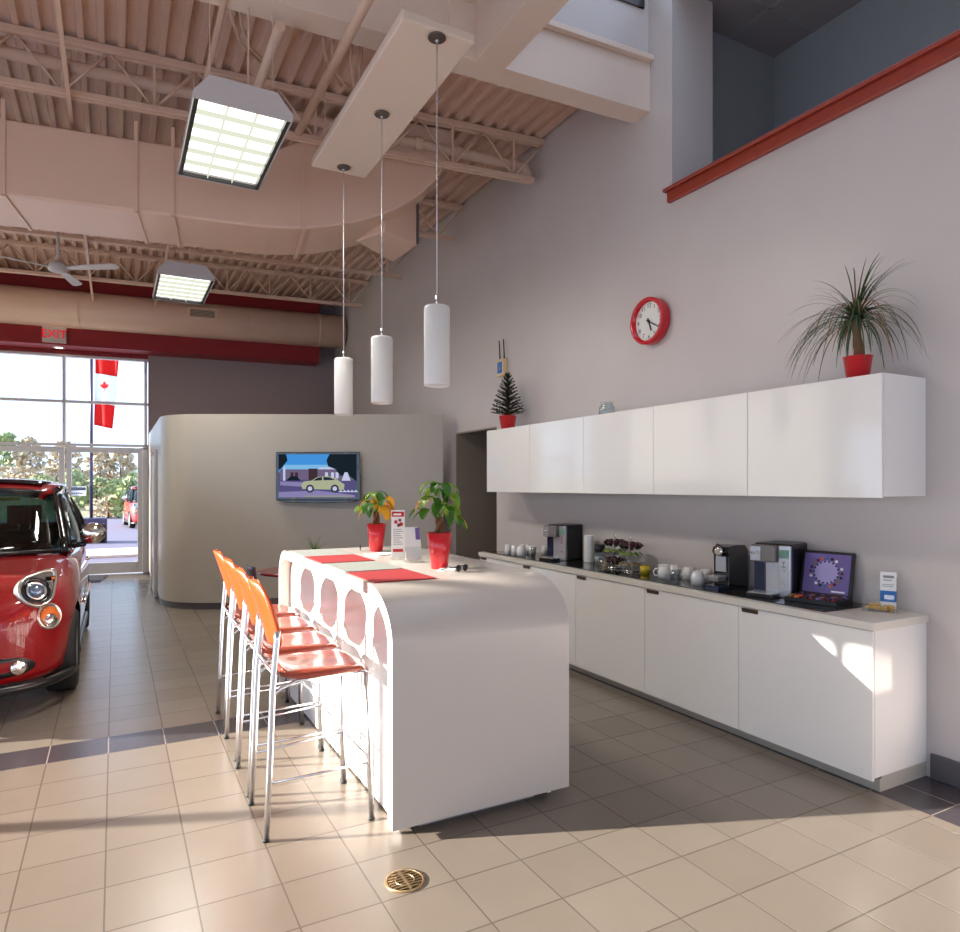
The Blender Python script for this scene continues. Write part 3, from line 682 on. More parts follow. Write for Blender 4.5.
# stools
def stool():
    t = thing('bar_stool', '', 'bar stool', group='orange veneer bar stools along the island')
    H = .20
    for sy in (-1, 1):
        pts = [(-.265, .205 * sy, .0), (-.25, .203 * sy, .3), (-.235, .2 * sy, .7), (-.215, .197 * sy, .93), (-.212, .197 * sy, .97)]
        l = MB().tube(pts, .0145, 'chrome', 12).build('leg', t); MB().lathe([(.016, 0), (.016, .012), (.0135, .016)], 'rubber', 12, cx=-.265, cy=.205 * sy).build('rubber_foot', l)
        pts = [(.235, .235 * sy, .0), (.225, .232 * sy, .4), (.212, .212 * sy, .73)]
        l = MB().tube(pts, .0135, 'chrome', 12).build('leg', t); MB().lathe([(.016, 0), (.016, .012), (.0135, .016)], 'rubber', 12, cx=.235, cy=.235 * sy).build('rubber_foot', l)
        MB().tube([(-.252, .204 * sy, .265), (.226, .232 * sy, .285)], .0065, 'chrome', 8).build('footrest_bar', t)
        MB().tube([(-.24, .2 * sy, .66), (-.2, .2 * sy, .70), (-.12, .19 * sy, .725), (.212, .205 * sy, .735)], .0085, 'chrome', 8).build('seat_rail', t)
    MB().tube([(-.232, -.2, .775), (-.232, .2, .775)], .009, 'chrome', 8).build('cross_bar', t)
    MB().tube([(.208, -.21, .735), (.208, .21, .735)], .008, 'chrome', 8).build('cross_bar', t)
    MB().tube([(.227, -.232, .30), (.227, .232, .30)], .008, 'chrome', 8).build('footrest_bar', t)
    # seat: a shell dipping across and rolling down at the front corners
    rows = []
    for i in range(13):
        x = -.20 + i / 12 * .46; s = i / 12; hw = .215 + .012 * math.sin(s * PI); rw = []
        if s > .85: hw = .225 - (s - .85) * .42
        for k in range(13):
            q = k / 6 - 1; z = .755 + .012 * q * q - (.035 * ((s - .75) / .25) ** 2 if s > .75 else 0) + (.02 * ((.2 - s) / .2) ** 2 if s < .2 else 0)
            z -= .02 * abs(q) ** 6
            rw.append((x + (-.02 * q * q if s > .9 else 0), hw * q, z))
        rows.append(rw)
    MB().grid(rows, 'wood').build('seat', t, solid=.014)
    rows = []
    for i in range(13):
        s = i / 12; z = .875 + s * .325; x = -.203 - s * .08 - .02 * s * s; hw = .178 + .024 * math.sin(s * PI * .7) - (.12 * ((s - .62) / .38) ** 2 if s > .62 else 0) - (.07 * ((.3 - s) / .3) ** 2 if s < .3 else 0); rw = []
        for k in range(13):
            q = k / 6 - 1; rw.append((x + .035 * q * q - .01, hw * q, z))
        rows.append(rw)
    MB().grid(rows, 'wood_back_lit').build('backrest', t, solid=.011)
    return t
s0 = stool()
for i, (y, lab) in enumerate(((3.44, 'orange bar stool nearest the camera, its whole seat and legs in view'), (3.95, 'second orange bar stool from the near rounded end of the island'), (4.48, 'third orange bar stool from the near rounded end of the island'), (5.02, 'orange bar stool at the far end of the row, closest to the curved partition'))):
    o = s0 if i == 0 else copy_tree(s0)
    place(o, (.885 + .012 * i, y, 0), random.uniform(-.02, .02), label=lab)
# potted plants on the island
def leafshape(mb, base, dirv, L, wd, m, droop=.6, fold=.25):
    d = Vector(dirv).normalized(); side = d.cross(Vector((0, 0, 1)))
    if side.length < .05: side = Vector((1, 0, 0))
    side.normalize(); p = Vector(base); N = 6; rows = []
    for i in range(N + 1):
        s = i / N; wv = wd * (math.sin(PI * min(1, s * .92 + .04)) ** .8) * (1 - .35 * s)
        if i == N: wv = .0005
        n = side.cross(d); rows.append([tuple(p - side * wv + n * wv * fold), tuple(p), tuple(p + side * wv + n * wv * fold)])
        p = p + d * L / N; d = (d + Vector((0, 0, -droop / N))).normalized()
    mb.grid(rows, m)
def island_plant(loc, sc, lab, seed, hgt, yel):
    rnd = random.Random(seed)
    t = thing('potted_plant', lab, 'potted plant', loc, 0, 'potted plants on the island')
    r0, r1, ph = .048 * sc, .074 * sc, .205 * sc
    MB().lathe([(r0, 0), (r1, ph), (r1 - .004, ph + .002), (r1 - .008, ph - .01), (r1 - .014, ph - .03)], 'red_pot', 32).build('pot', t)
    MB().lathe([(.001, ph - .022), (r1 - .01, ph - .026)], 'soil', 20).build('soil', t)
    st = MB()
    for k in range(3):
        pts = [(.016 * sc * math.cos(k * 2.1 + z * 25), .016 * sc * math.sin(k * 2.1 + z * 25), ph - .03 + z) for z in (0, .03, .06, .09, .12 * sc)]
        st.tube(pts, [.015 * sc, .014 * sc, .012 * sc, .011 * sc, .007 * sc], 'bark', 8)
    top = Vector((0, 0, ph + .07 * sc)); tips = []
    n = 8
    for k in range(n):
        a = k * 2.4 + rnd.uniform(-.3, .3); f = k / (n - 1)
        tip = top + Vector((math.cos(a) * (.075 - .05 * f), math.sin(a) * (.075 - .05 * f), hgt * (.15 + .85 * f))); tips.append((tip, a))
        mid = (top + tip) / 2 + Vector((0, 0, .015)); st.tube([top, mid, tip], [.004, .003, .002], 'leaf2', 6)
    st.build('trunk', t)
    green = MB(); yl = MB()
    for j, (tip, a) in enumerate(tips):
        for q in range(4):
            b = a + (q - 1.5) * .85 + rnd.uniform(-.25, .25); L = rnd.uniform(.11, .17) * sc
            isy = rnd.random() < yel
            leafshape(yl if isy else green, tip, (math.cos(b), math.sin(b), rnd.uniform(-.2, .6)), L, L * .24, 'leaf_y' if isy else ('leaf' if rnd.random() < .72 else 'leaf2'), droop=rnd.uniform(1.8, 3.2))
    green.build('foliage', t)
    if yl.v: yl.build('yellow_leaves', t, label='yellow and orange leaves')
    return t
island_plant((1.70, 3.66, IZ + .001), 1.03, 'larger leafy green plant in a red pot, nearer the rounded end of the island', 5, .21, .05)
island_plant((1.73, 4.85, IZ + .001), 1.0, 'smaller plant with partly yellow leaves in a red pot at the far part of the island', 11, .16, .38)
# table tent, leaflet stand, glasses, remote
t = thing('table_tent', 'tall white menu card in a clear stand between the two red pots', 'menu card', (1.665, 4.24, IZ), math.radians(-15))
mb = MB().box((-.045, -.002, .012), (.045, .002, .33), 'paper').box((-.04, -.0035, .285), (.04, -.002, .318), 'redink').box((-.03, -.005, .295), (.02, -.0035, .307), 'paper')
for q, (x, z, r) in enumerate(((-.015, .25, .012), (.012, .262, .01), (.02, .235, .014), (.004, .228, .012))): mb.lathe([(r, 0), (r, .002)], 'maroon' if q % 2 else 'redink', 14, T=Matrix.Translation((x, -.0025, z)) @ Matrix.Rotation(PI / 2, 4, 'X'))
for k in range(8): mb.box((-.032, -.0032, .10 + k * .014), (.032 - .01 * (k % 3), -.002, .104 + k * .014), 'greyink')
mb.box((-.034, -.0034, .05), (.034, -.002, .07), 'redink').build('card', t)
MB().box((-.05, -.035, 0), (.05, .035, .012), 'acrylic').build('stand', t, bev=.003)
t = thing('leaflet_holder', 'clear holder with leaning white leaflets beside the larger red pot', 'leaflet holder', (1.69, 4.02, IZ), math.radians(-10))
RT = Matrix.Rotation(-.32, 4, 'X')
MB().box((-.06, -.05, 0), (.06, .07, .008), 'acrylic').build('base', t)
mb = MB()
for k in range(4): mb.box((-.052 + .002 * k, .0 + .006 * k, .02), (.052 - .002 * k, .003 + .006 * k, .215 + .008 * k), 'paper', T=RT)
mb.box((.02, -.002, .15), (.05, 0, .23), 'purple', T=RT).build('leaflets', t)
MB().box((-.06, -.008, .01), (.06, -.004, .10), 'acrylic', T=RT).build('front_lip', t)
t = thing('sunglasses', 'dark sunglasses lying on the island beside the larger red pot', 'sunglasses', (1.745, 3.455, IZ), math.radians(20))
for s_ in (-1, 1):
    MB().lathe([(.02, 0), (.022, .003), (.012, .006), (.001, .007)], 'black_gloss', 16, T=Matrix.Translation((.028 * s_, 0, .022)) @ Matrix.Rotation(PI / 2, 4, 'X')).build('lens', t)
    MB().tube([(.052 * s_, 0, .03), (.054 * s_, .06, .022), (.05 * s_, .12, .006)], .0028, 'black', 6).build('temple', t)
MB().tube([(-.052, 0, .032), (-.01, -.002, .036), (.01, -.002, .036), (.052, 0, .032)], .003, 'black', 6).build('bridge', t)
t = thing('sunglasses', 'small dark glasses beside the smaller partly yellow plant', 'sunglasses', (1.63, 4.93, IZ), math.radians(70))
for s_ in (-1, 1): MB().lathe([(.02, 0), (.022, .003), (.012, .006), (.001, .007)], 'black_gloss', 16, T=Matrix.Translation((.028 * s_, 0, .022)) @ Matrix.Rotation(PI / 2, 4, 'X')).build('lens', t)
MB().tube([(-.052, 0, .032), (-.01, -.002, .036), (.01, -.002, .036), (.052, 0, .032)], .003, 'black', 6).build('bridge', t)
tag(MB().box((-.10, -.07, 0), (.10, .07, .006), 'paper').build('folded_leaflet', bev=.002), 'white folded leaflet lying between the smaller red pot and the menu card', 'leaflet').matrix_world = Matrix.Translation((1.68, 4.60, IZ)) @ Matrix.Rotation(.4, 4, 'Z')
tag(MB().box((-.09, -.05, 0), (.09, .05, .008), 'paper').build('folded_leaflet', bev=.002), 'white folded leaflet lying at the foot of the larger red pot', 'leaflet').matrix_world = Matrix.Translation((1.74, 3.60 - .0, IZ)) @ Matrix.Rotation(.9, 4, 'Z')

# ------------------------------------------------------------------ base cabinets, worktop, wall cabinets
names = ['end base cabinet with the exposed side, white gloss', 'white gloss base cabinet, second one from the exposed end', 'white gloss base cabinet, middle one of the row', 'white gloss base cabinet, second one from the passage', 'white gloss base cabinet next to the passage']
FX, Y0, DW = 3.56, 2.185, .884
for k in range(5):
    y0 = Y0 + DW * k; y1 = y0 + DW
    t = thing('base_cabinet', names[k], 'cabinet', (FX, y0, 0), 0, 'white gloss base cabinets')
    MB().box((.02, .001, .085), (.508, DW - .001, .877), 'white_gloss').build('body', t)
    d = MB().box((0, .002, .07), (.018, DW - .002, .872), 'white_gloss').build('door', t, bev=.0015)
    MB().box((-.006, DW - .15, .842), (-.0005, DW - .03, .866), 'pull').box((-.012, DW - .15, .860), (-.0005, DW - .03, .868), 'pull').build('handle', d)
    MB().box((.07, .005 if k == 0 else 0, 0), (.085, DW, .07), 'plinth').build('plinth', t)
    if k == 0: MB().box((.085, .005, 0), (.508, .02, .085), 'plinth').build('plinth', t)
t = thing('worktop', 'off-white worktop with a dark smoky glass inset over the base cabinets', 'worktop', (FX, Y0, .877))
MB().box((-.012, -.012, 0), (.508, DW * 5 + .01, .043), 'worktop').build('slab', t, bev=.002)
MB().box((.045, .31, .0432), (.50, DW * 5 - .05, .0492), 'dark_glass').build('glass_inset', t, bev=.001, label='dark reflective glass inset')
names = ['end wall cabinet with the exposed side under the big grassy plant', 'white gloss wall cabinet, second one from the exposed end', 'white gloss wall cabinet, middle one of the row', 'white gloss wall cabinet, second one from the passage', 'white gloss wall cabinet next to the passage, under the small fir tree']
for k in range(5):
    y0 = 2.19 + DW * k
    t = thing('wall_cabinet', names[k], 'cabinet', (3.65, y0, 1.585), 0, 'white gloss wall cabinets')
    MB().box((.02, .001, .008), (.418, DW - .001, .68), 'white_gloss').build('body', t)
    MB().box((0, .002, 0), (.018, DW - .002, .678), 'white_gloss').build('door', t, bev=.0015)
UT = 1.585 + .68
CT = .877 + .0495
# ------------------------------------------------------------------ things on top of the wall cabinets
# ponytail palm
rnd = random.Random(3)
t = thing('ponytail_palm', 'big grassy ponytail palm in a red pot on the end wall cabinet', 'potted plant', (3.86, 2.46, UT))
MB().lathe([(.058, 0), (.078, .145), (.082, .147), (.074, .147), (.068, .12)], 'red_pot', 32).build('pot', t)
MB().lathe([(.001, .128), (.07, .126)], 'soil', 20).build('soil', t)
MB().tube([(.01, 0, .12), (.012, 0, .2), (.0, .005, .28), (-.005, .01, .36)], [.035, .026, .022, .028], 'bark', 12).build('trunk', t)
gm = MB(); dm = MB()
for k in range(170):
    a = rnd.uniform(0, 2 * PI); e = rnd.uniform(.0, 1.35); L = rnd.uniform(.36, .60) * (1 - .32 * max(0, e - .5))
    if math.cos(a) > .35: L *= .58
    d = Vector((math.cos(a) * math.cos(e), math.sin(a) * math.cos(e), math.sin(e))); p = Vector((-.003, .01, .355 + rnd.uniform(-.02, .03)))
    side = Vector((-math.sin(a), math.cos(a), 0)); N = 9; rows = []; mm = gm if rnd.random() < .8 else dm
    dr = rnd.uniform(1.9, 3.6) * (1 if e < 1.1 else .55)
    for i in range(N + 1):
        s = i / N; wv = .0055 * (1 - s) ** .6 + .0006
        up = side.cross(d); rows.append([tuple(p - side * wv), tuple(p + up * wv * .3), tuple(p + side * wv)])
        p = p + d * L / N
        if p.x > .195: p.x = .195
        if p.z < .01 and abs(p.x) < .25: p.z = .012
        d = (d + Vector((0, 0, -dr / N))).normalized()
    mm.grid(rows, 'blade' if mm is gm else 'dry')
gm.build('foliage', t); dm.build('dry_blades', t, label='thin dry brown blades')
# little fir
t = thing('fir_sapling', 'small dark fir tree in a red pot on the wall cabinet next to the passage', 'potted plant', (3.84, 6.47, UT))
MB().lathe([(.07, 0), (.098, .16), (.103, .162), (.094, .162), (.088, .14)], 'red_pot', 32).build('pot', t)
MB().lathe([(.001, .148), (.09, .146)], 'soil', 20).build('soil', t)
MB().tube([(0, 0, .14), (0, 0, .4), (.005, 0, .66)], [.012, .008, .002], 'bark', 8).build('trunk', t)
fb = MB(); rnd = random.Random(9)
for k in range(96):
    s = (k / 96) ** 1.25; z = .165 + s * .46; L = .175 * (1 - s) ** .8 + .02; a = k * 2.4; e = .2 + .5 * s
    d = Vector((math.cos(a) * math.cos(e), math.sin(a) * math.cos(e), math.sin(e))); p0_ = Vector((0, 0, z))
    fb.tube([p0_, p0_ + d * L], [.003, .001], 'bark', 4, caps=False)
    n = max(4, int(L / .007))
    for j in range(n):
        for q in range(7):
            b = p0_ + d * L * (j + .5) / n; r_ = Vector((rnd.uniform(-1, 1), rnd.uniform(-1, 1), rnd.uniform(-.3, 1))); nd = (d * .9 + r_).normalized(); sd_ = nd.cross(Vector((0, 0, 1))).normalized() * .0035
            fb.add([tuple(b - sd_), tuple(b + sd_), tuple(b + nd * .026)], [(0, 1, 2)], 'fir')
fb.build('branches', t)
# glass jar
t = thing('glass_jar', 'clear glass canister standing empty on the wall cabinets', 'jar', (3.88, 4.80, UT))
MB().lathe([(.03, 0), (.062, .003), (.075, .03), (.07, .09), (.052, .115), (.05, .125), (.058, .135), (.054, .135), (.046, .12), (.066, .09), (.07, .03), (.058, .007)], 'jar_glass', 28).build('body', t)
# router on the wall
t = thing('wall_router', 'small cream wall box with a blue screen and two black antennas above the fir tree', 'wireless router', (W - .0, 6.92, 3.05))
MB().box((-.07, -.07, -.105), (0, .085, .10), 'beige').build('housing', t, bev=.012, seg=3)
MB().box((-.073, -.045, -.07), (-.069, .06, .065), 'blue').box((-.0735, -.01, -.03), (-.0725, .03, -.0), 'silver').build('screen', t)
for y in (-.04, .06): MB().tube([(-.035, y, .1), (-.035, y + .004, .17), (-.04, y + .012, .33)], [.009, .007, .006], 'black', 8).build('antenna', t)
# clock
CL = Matrix.Translation((W, 4.40, 3.055)) @ Matrix(((0, 0, -1, 0), (-1, 0, 0, 0), (0, 1, 0, 0), (0, 0, 0, 1)))
t = thing('wall_clock', 'round red rimmed wall clock with a white face', 'clock'); t.matrix_world = CL
MB().lathe([(.10, .001), (.192, .001), (.2, .012), (.2, .085), (.194, .098), (.180, .10), (.168, .092), (.165, .05)], 'clock_red', 56).build('rim', t)
MB().lathe([(.166, .052), (.166, .058)], 'clock_face', 48).build('face', t)
mb = MB()
for k in range(1, 13):
    a = PI / 2 - k * PI / 6; textmb(mb, str(k), .05, 'ink', Matrix.Translation((.132 * math.cos(a), .132 * math.sin(a), .0595)), .0005)
mb.build('numerals', t)
def hand(a, L, wd, z, name):
    A = math.radians(90 - a); MB().box((-.03, -wd, 0), (L, wd, .003), 'ink', T=Matrix.Translation((0, 0, z)) @ Matrix.Rotation(A, 4, 'Z')).build(name, t)
hand(160, .09, .0055, .063, 'hour_hand'); hand(120, .135, .004, .067, 'minute_hand')
MB().lathe([(.012, .06), (.012, .072)], 'ink', 12).build('hub', t)
# ------------------------------------------------------------------ crockery on the worktop
def mug(mat_='ceramic', r=.04, h=.095, flip=True, handle=True, parts=True):
    t = thing('mug', '', 'mug')
    pr = [(r * .72, 0), (r * .98, h * .35), (r, h), (r - .004, h), (r - .006, h * .4), (r * .6, .006)]
    if flip: pr = [(r, 0), (r * .98, h * .55), (r * .74, h * .985), (r * .6, h), (r * .58, h - .003), (.002, h - .003)]
    MB().lathe(pr, mat_, 28).build('cup', t)
    if handle:
        MB().tube([(-r * .85, 0, h * .25), (-r * 1.4, 0, h * .25), (-r * 1.65, 0, h * .5), (-r * 1.35, 0, h * .75), (-r * .82, 0, h * .78)], .0055, mat_, 8).build('handle', t)
    return t
a0 = mug(r=.034, h=.105, handle=False)
spots = [(3.66, 6.17, 'white cup turned upside down, closest to the worktop end by the passage'), (3.67, 6.05, 'upside-down white cup, second in line from the passage end of the worktop'), (3.80, 6.10, 'upside-down white cup in the back row near the passage'), (3.92, 6.16, 'upside-down white cup against the wall nearest the passage'),
         (3.93, 5.88, 'upside-down white cup against the wall, hard by the first coffee machine'), (3.84, 5.98, 'upside-down white cup in the middle of the cluster by the passage')]
for i, (x, y, lab) in enumerate(spots):
    o = a0 if i == 0 else copy_tree(a0); place(o, (x, y, CT), 0, lab, 'white cups beside the first coffee machine'); o['category'] = 'cup'
a1 = mug(r=.045, h=.105, handle=False); place(a1, (3.675, 5.93, CT), 0, 'wider upside-down white mug in front of the cup cluster', 'white cups beside the first coffee machine')
g1 = thing('drinking_glass', 'upright clear glass in front of the first coffee machine cluster', 'glass', (3.745, 5.80, CT)); MB().lathe([(.02, 0), (.034, .105), (.032, .105), (.018, .005)], 'jar_glass', 24).build('bowl', g1)
m1 = mug(r=.05, h=.10)
sp2 = [(3.78, 3.98, -.6, 'upside-down white mug beside the blue box, left end of the right mug group'), (3.91, 4.0, 1.8, 'upside-down white mug against the wall beside the blue box'), (3.90, 3.84, 2.6, 'upside-down white mug against the wall behind the clear glass'), (3.77, 3.62, 2.6, 'front upside-down white mug nearest the black espresso machine, handle showing'), (3.92, 3.68, 2.3, 'upside-down white mug against the wall beside the black espresso machine')]
for i, (x, y, r_, lab) in enumerate(sp2):
    o = m1 if i == 0 else copy_tree(m1); place(o, (x, y, CT), r_, lab, 'white mugs between the pod racks and the espresso machine')
g2 = thing('drinking_glass', 'upright clear glass among the white mugs', 'glass', (3.72, 3.79, CT)); MB().lathe([(.022, 0), (.026, .006), (.034, .09), (.032, .09), (.02, .01)], 'jar_glass', 24).build('bowl', g2)
t = thing('yellow_cup', 'small yellow glass cup beside the pod racks', 'cup', (3.84, 4.26, CT)); MB().lathe([(.036, 0), (.042, .03), (.04, .065), (.036, .065), (.034, .01)], 'yellow', 24).build('cup', t)
t = thing('blue_box', 'small blue and white box behind the yellow cup', 'box', (3.93, 4.13, CT)); MB().box((-.03, -.04, 0), (.03, .04, .065), 'blue').build('carton', t, bev=.002); MB().box((-.031, -.041, .065), (.031, .041, .085), 'paper').build('lid', t)
t = thing('cup_stack', 'tall stack of white paper cup lids beside the first coffee machine', 'paper cups', (3.965, 5.17, CT))
MB().lathe([(.046, 0), (.05, .003)] + [(.05 + .001 * (k % 2), .005 + k * .0085) for k in range(30)] + [(.048, .262)], 'ceramic', 28).build('stack', t)
t = thing('sugar_jar', 'glass jar with a black lid beside the white paper cup stack', 'jar', (3.95, 4.99, CT)); MB().lathe([(.05, 0), (.055, .01), (.055, .10), (.042, .12), (.04, .12), (.05, .1), (.05, .01)], 'jar_glass', 26).build('body', t); MB().lathe([(.001, .006), (.048, .006), (.048, .07), (.001, .075)], 'ceramic', 20).build('sugar', t); MB().lathe([(.05, .121), (.052, .13), (.052, .18), (.048, .186), (.001, .186)], 'black', 26).build('lid', t)
t = thing('cookie_jar', 'round clear jar of cookies at the front edge of the worktop', 'jar', (3.645, 4.56, CT)); MB().lathe([(.035, 0), (.058, .02), (.062, .06), (.045, .1), (.035, .108), (.033, .108), (.043, .098), (.058, .06), (.054, .02)], 'jar_glass', 26).build('body', t)
cm = MB(); rnd = random.Random(4)
for k in range(14): cm.lathe([(.001, 0), (.016, .001), (.018, .005), (.014, .009), (.001, .01)], 'cookie', 10, T=Matrix.Translation((rnd.uniform(-.028, .028), rnd.uniform(-.028, .028), .012 + .006 * k)) @ Matrix.Rotation(rnd.uniform(-.7, .7), 4, 'X'))
cm.build('cookies', t, label='pile of small cookies')['kind'] = 'stuff'
MB().lathe([(.036, .109), (.04, .115), (.03, .125), (.012, .13), (.001, .131)], 'jar_glass', 20).build('lid', t)
# pod carousels
def carousel(loc, lab, tiers, sc=1.0):
    t = thing('pod_rack', lab, 'coffee pod rack', loc, 0, 'round tiered pod racks')
    MB().lathe([(.07, 0), (.07, .012), (.01, .016)], 'mirror', 26).build('base', t)
    MB().tube([(0, 0, .01), (0, 0, .262)], .004, 'mirror', 8).tube([(0, 0, .26), (0, .014, .275), (0, 0, .288), (0, -.014, .275), (0, 0, .26)], .003, 'mirror', 6).build('spindle', t)
    for z, m in tiers:
        MB().tube([(.085 * math.cos(k * PI / 12), .085 * math.sin(k * PI / 12), z) for k in range(24)], .002, 'mirror', 6, closed=True).build('tier_ring', t)
        for k in range(9):
            a = k * 2 * PI / 9 + z * 3
            Tm = Matrix.Translation((.078 * math.cos(a), .078 * math.sin(a), z)) @ Matrix.Rotation(a, 4, 'Z') @ Matrix.Rotation(math.radians(38), 4, 'Y')
            MB().lathe([(.0185, -.028), (.024, .012), (.027, .014)], 'black' if m == 'aubergine' else 'podwhite', 12, T=Tm).lathe([(.026, .0145), (.02, .018), (.001, .02)], m, 12, T=Tm).build('pod', t)
carousel((3.905, 4.72, CT), 'round tiered coffee pod rack closer to the sugar jar', ((.065, 'aubergine'), (.145, 'podgreen'), (.225, 'aubergine')))
carousel((3.865, 4.465, CT), 'round tiered coffee pod rack closer to the yellow cup', ((.055, 'podgold'), (.14, 'podgreen'), (.22, 'aubergine')))
# coffee machines (single serve, with a see-through water tank)
def brewer(loc, rz, lab, lcd=True):
    t = thing('coffee_machine', lab, 'coffee machine', loc, rz)      # front faces -x, width along y
    MB().box((-.09, -.125, 0), (.17, .125, .345), 'black').build('body', t, bev=.012, seg=3)
    MB().box((-.155, -.04, .225), (-.09, .125, .335), 'grey_pl').build('brew_head', t, bev=.012, seg=3)
    MB().box((-.162, .05, .235), (-.150, .12, .325), 'silver').tube([(-.168, .06, .29), (-.185, .085, .28), (-.168, .115, .29)], .006, 'mirror', 8).build('lever', t)
    MB().box((-.115, -.125, .0), (-.089, -.045, .335), 'silver').build('control_panel', t, bev=.006, label='silver control column')
    if lcd:
        MB().box((-.118, -.115, .255), (-.1145, -.055, .31), 'lcd').build('display', t)
    mb = MB()
    for z in (.225, .20, .175, .09): mb.lathe([(.008, 0), (.008, .004)], 'mirror', 12, T=Matrix.Translation((-.115, -.085, z)) @ Matrix.Rotation(-PI / 2, 4, 'Y'))
    mb.build('buttons', t)
    MB().box((-.094, -.042, .03), (-.089, .045, .225), 'silver').build('back_plate', t)
    MB().box((-.10, .05, .03), (-.089, .123, .225), 'navy').build('water_tank', t, bev=.003)
    MB().box((-.215, -.055, .0), (-.09, .125, .022), 'black').box((-.21, -.05, .022), (-.095, .12, .030), 'silver').build('drip_tray', t, bev=.004)
    return t
brewer((3.90, 3.03, CT), math.radians(14), 'larger coffee machine with a green display beside the pod gift box')
brewer((3.90, 5.50, CT), math.radians(14), 'black and silver coffee machine beside the white cups near the passage')
t = thing('espresso_machine', 'slim black espresso machine between the mugs and the coffee machine', 'espresso machine', (3.85, 3.42, CT), math.radians(10))
pr = [(-.08, 0), (.18, 0), (.18, .26), (.14, .30), (.02, .305), (-.08, .295), (-.10, .26), (-.075, .23), (-.075, .05)]
TY = Matrix(((1, 0, 0, 0), (0, 0, -1, 0), (0, 1, 0, 0), (0, 0, 0, 1)))
MB().prism(pr, -.06, .06, 'black_gloss', T=TY).build('body', t, bev=.006, seg=3)
MB().box((-.20, -.055, 0), (-.07, .055, .03), 'navy').build('drip_base', t, bev=.004)
MB().box((-.185, -.045, .085), (-.08, .045, .095), 'silver').box((-.18, -.04, .06), (-.08, .04, .085), 'grey_pl').build('cup_shelf', t)
MB().box((-.082, -.04, .12), (-.076, .04, .225), 'silver').build('front_plate', t)
MB().lathe([(.03, 0), (.034, .004), (.034, .02), (.02, .026)], 'mirror', 24, T=Matrix.Translation((-.095, 0, .262)) @ Matrix.Rotation(-PI / 2, 4, 'Y')).build('dial', t)
MB().tube([(-.1, -.03, .29), (-.125, 0, .315), (-.1, .03, .29)], .006, 'black', 8).build('lever', t)
# pod gift box
t = thing('pod_gift_box', 'open black gift box of coffee pods with a violet ring picture inside the lid', 'gift box', (3.905, 2.73, CT), math.radians(-79))
# local: x to the right seen from the camera, y away
MB().box((-.16, -.15, 0), (.16, .075, .028), 'black').build('tray', t, bev=.003)
LT = Matrix.Translation((0, .055, .026)) @ Matrix.Rotation(math.radians(-12), 4, 'X')
l = MB().box((-.16, -.006, 0), (.16, .014, .285), 'black', T=LT).build('lid', t, bev=.002)
mb = MB().box((-.142, -.008, .018), (.142, -.0055, .268), 'purple', T=LT)
mb.lathe([(.001, 0), (.075, .0006)], 'lilac', 32, T=LT @ Matrix.Translation((0, -.0085, .15)) @ Matrix.Rotation(PI / 2, 4, 'X'))
mb.box((.04, -.0095, .028), (.12, -.008, .038), 'paper', T=LT).build('lid_picture', l)
cols = [M['aubergine'], M['maroon'], M['ink'], M['podwhite'], M['podgold'], M['blue'], M['purple'], M['black'], M['lens_orange'], M['paper']]
mb = MB()
for k in range(20):
    a = k * 2 * PI / 20; mb.lathe([(.0095, 0), (.0095, .003)], cols[(k * 3) % 10], 10, T=LT @ Matrix.Translation((.097 * math.cos(a), -.0085, .15 + .09 * math.sin(a))) @ Matrix.Rotation(PI / 2, 4, 'X'))
for k in range(18):
    a = k * 2 * PI / 18; mb.lathe([(.006, 0), (.006, .003)], 'ink', 8, T=LT @ Matrix.Translation((.075 * math.cos(a), -.0085, .15 + .068 * math.sin(a))) @ Matrix.Rotation(PI / 2, 4, 'X'))
mb.build('printed_pod_ring', l)
pc = ['maroon', 'podgold', 'purple', 'navy', 'aubergine', 'black']
for i in range(7):
    for j in range(5):
        MB().lathe([(.018, 0), (.019, .004), (.012, .012), (.001, .014)], pc[(i * 2 + j * 5) % 6] if i > 1 or j > 1 else ('lens_orange' if i == 1 else 'podgold'), 12, T=Matrix.Translation((-.132 + i * .044, -.128 + j * .038, .028))).build('pod', t)
# acrylic holder
t = thing('brochure_holder', 'clear tray of yellow packets with a white card at the end of the worktop', 'brochure holder', (3.935, 2.375, CT - .0065), math.radians(-62))
MB().box((-.085, -.055, 0), (.085, .055, .004), 'acrylic').box((-.085, -.058, 0), (.085, -.055, .075), 'acrylic').box((-.088, -.055, 0), (-.085, .055, .08), 'acrylic').box((.085, -.055, 0), (.088, .055, .2), 'acrylic').box((-.085, .055, 0), (.085, .058, .17), 'acrylic').build('tray', t)
MB().box((.0, .045, .01), (.083, .05, .225), 'paper').box((.0, .044, .05), (.083, .045, .115), 'blue').box((.02, .043, .065), (.07, .044, .09), 'silver').box((.015, .0435, .19), (.07, .045, .205), 'greyink').box((.015, .0435, .175), (.06, .045, .18), 'greyink').box((.01, .0435, .15), (.07, .045, .153), 'greyink').box((.01, .0435, .14), (.065, .045, .143), 'greyink').build('card', t)
mb = MB(); rnd = random.Random(2)
for k in range(16): mb.box((-.02, -.012, 0), (.02, .012, .006), 'amber', T=Matrix.Translation((rnd.uniform(-.055, .055), rnd.uniform(-.03, .025), .006 + .0018 * k)) @ Matrix.Rotation(rnd.uniform(-1, 1), 4, 'Z'))
mb.build('packets', t)['kind'] = 'stuff'
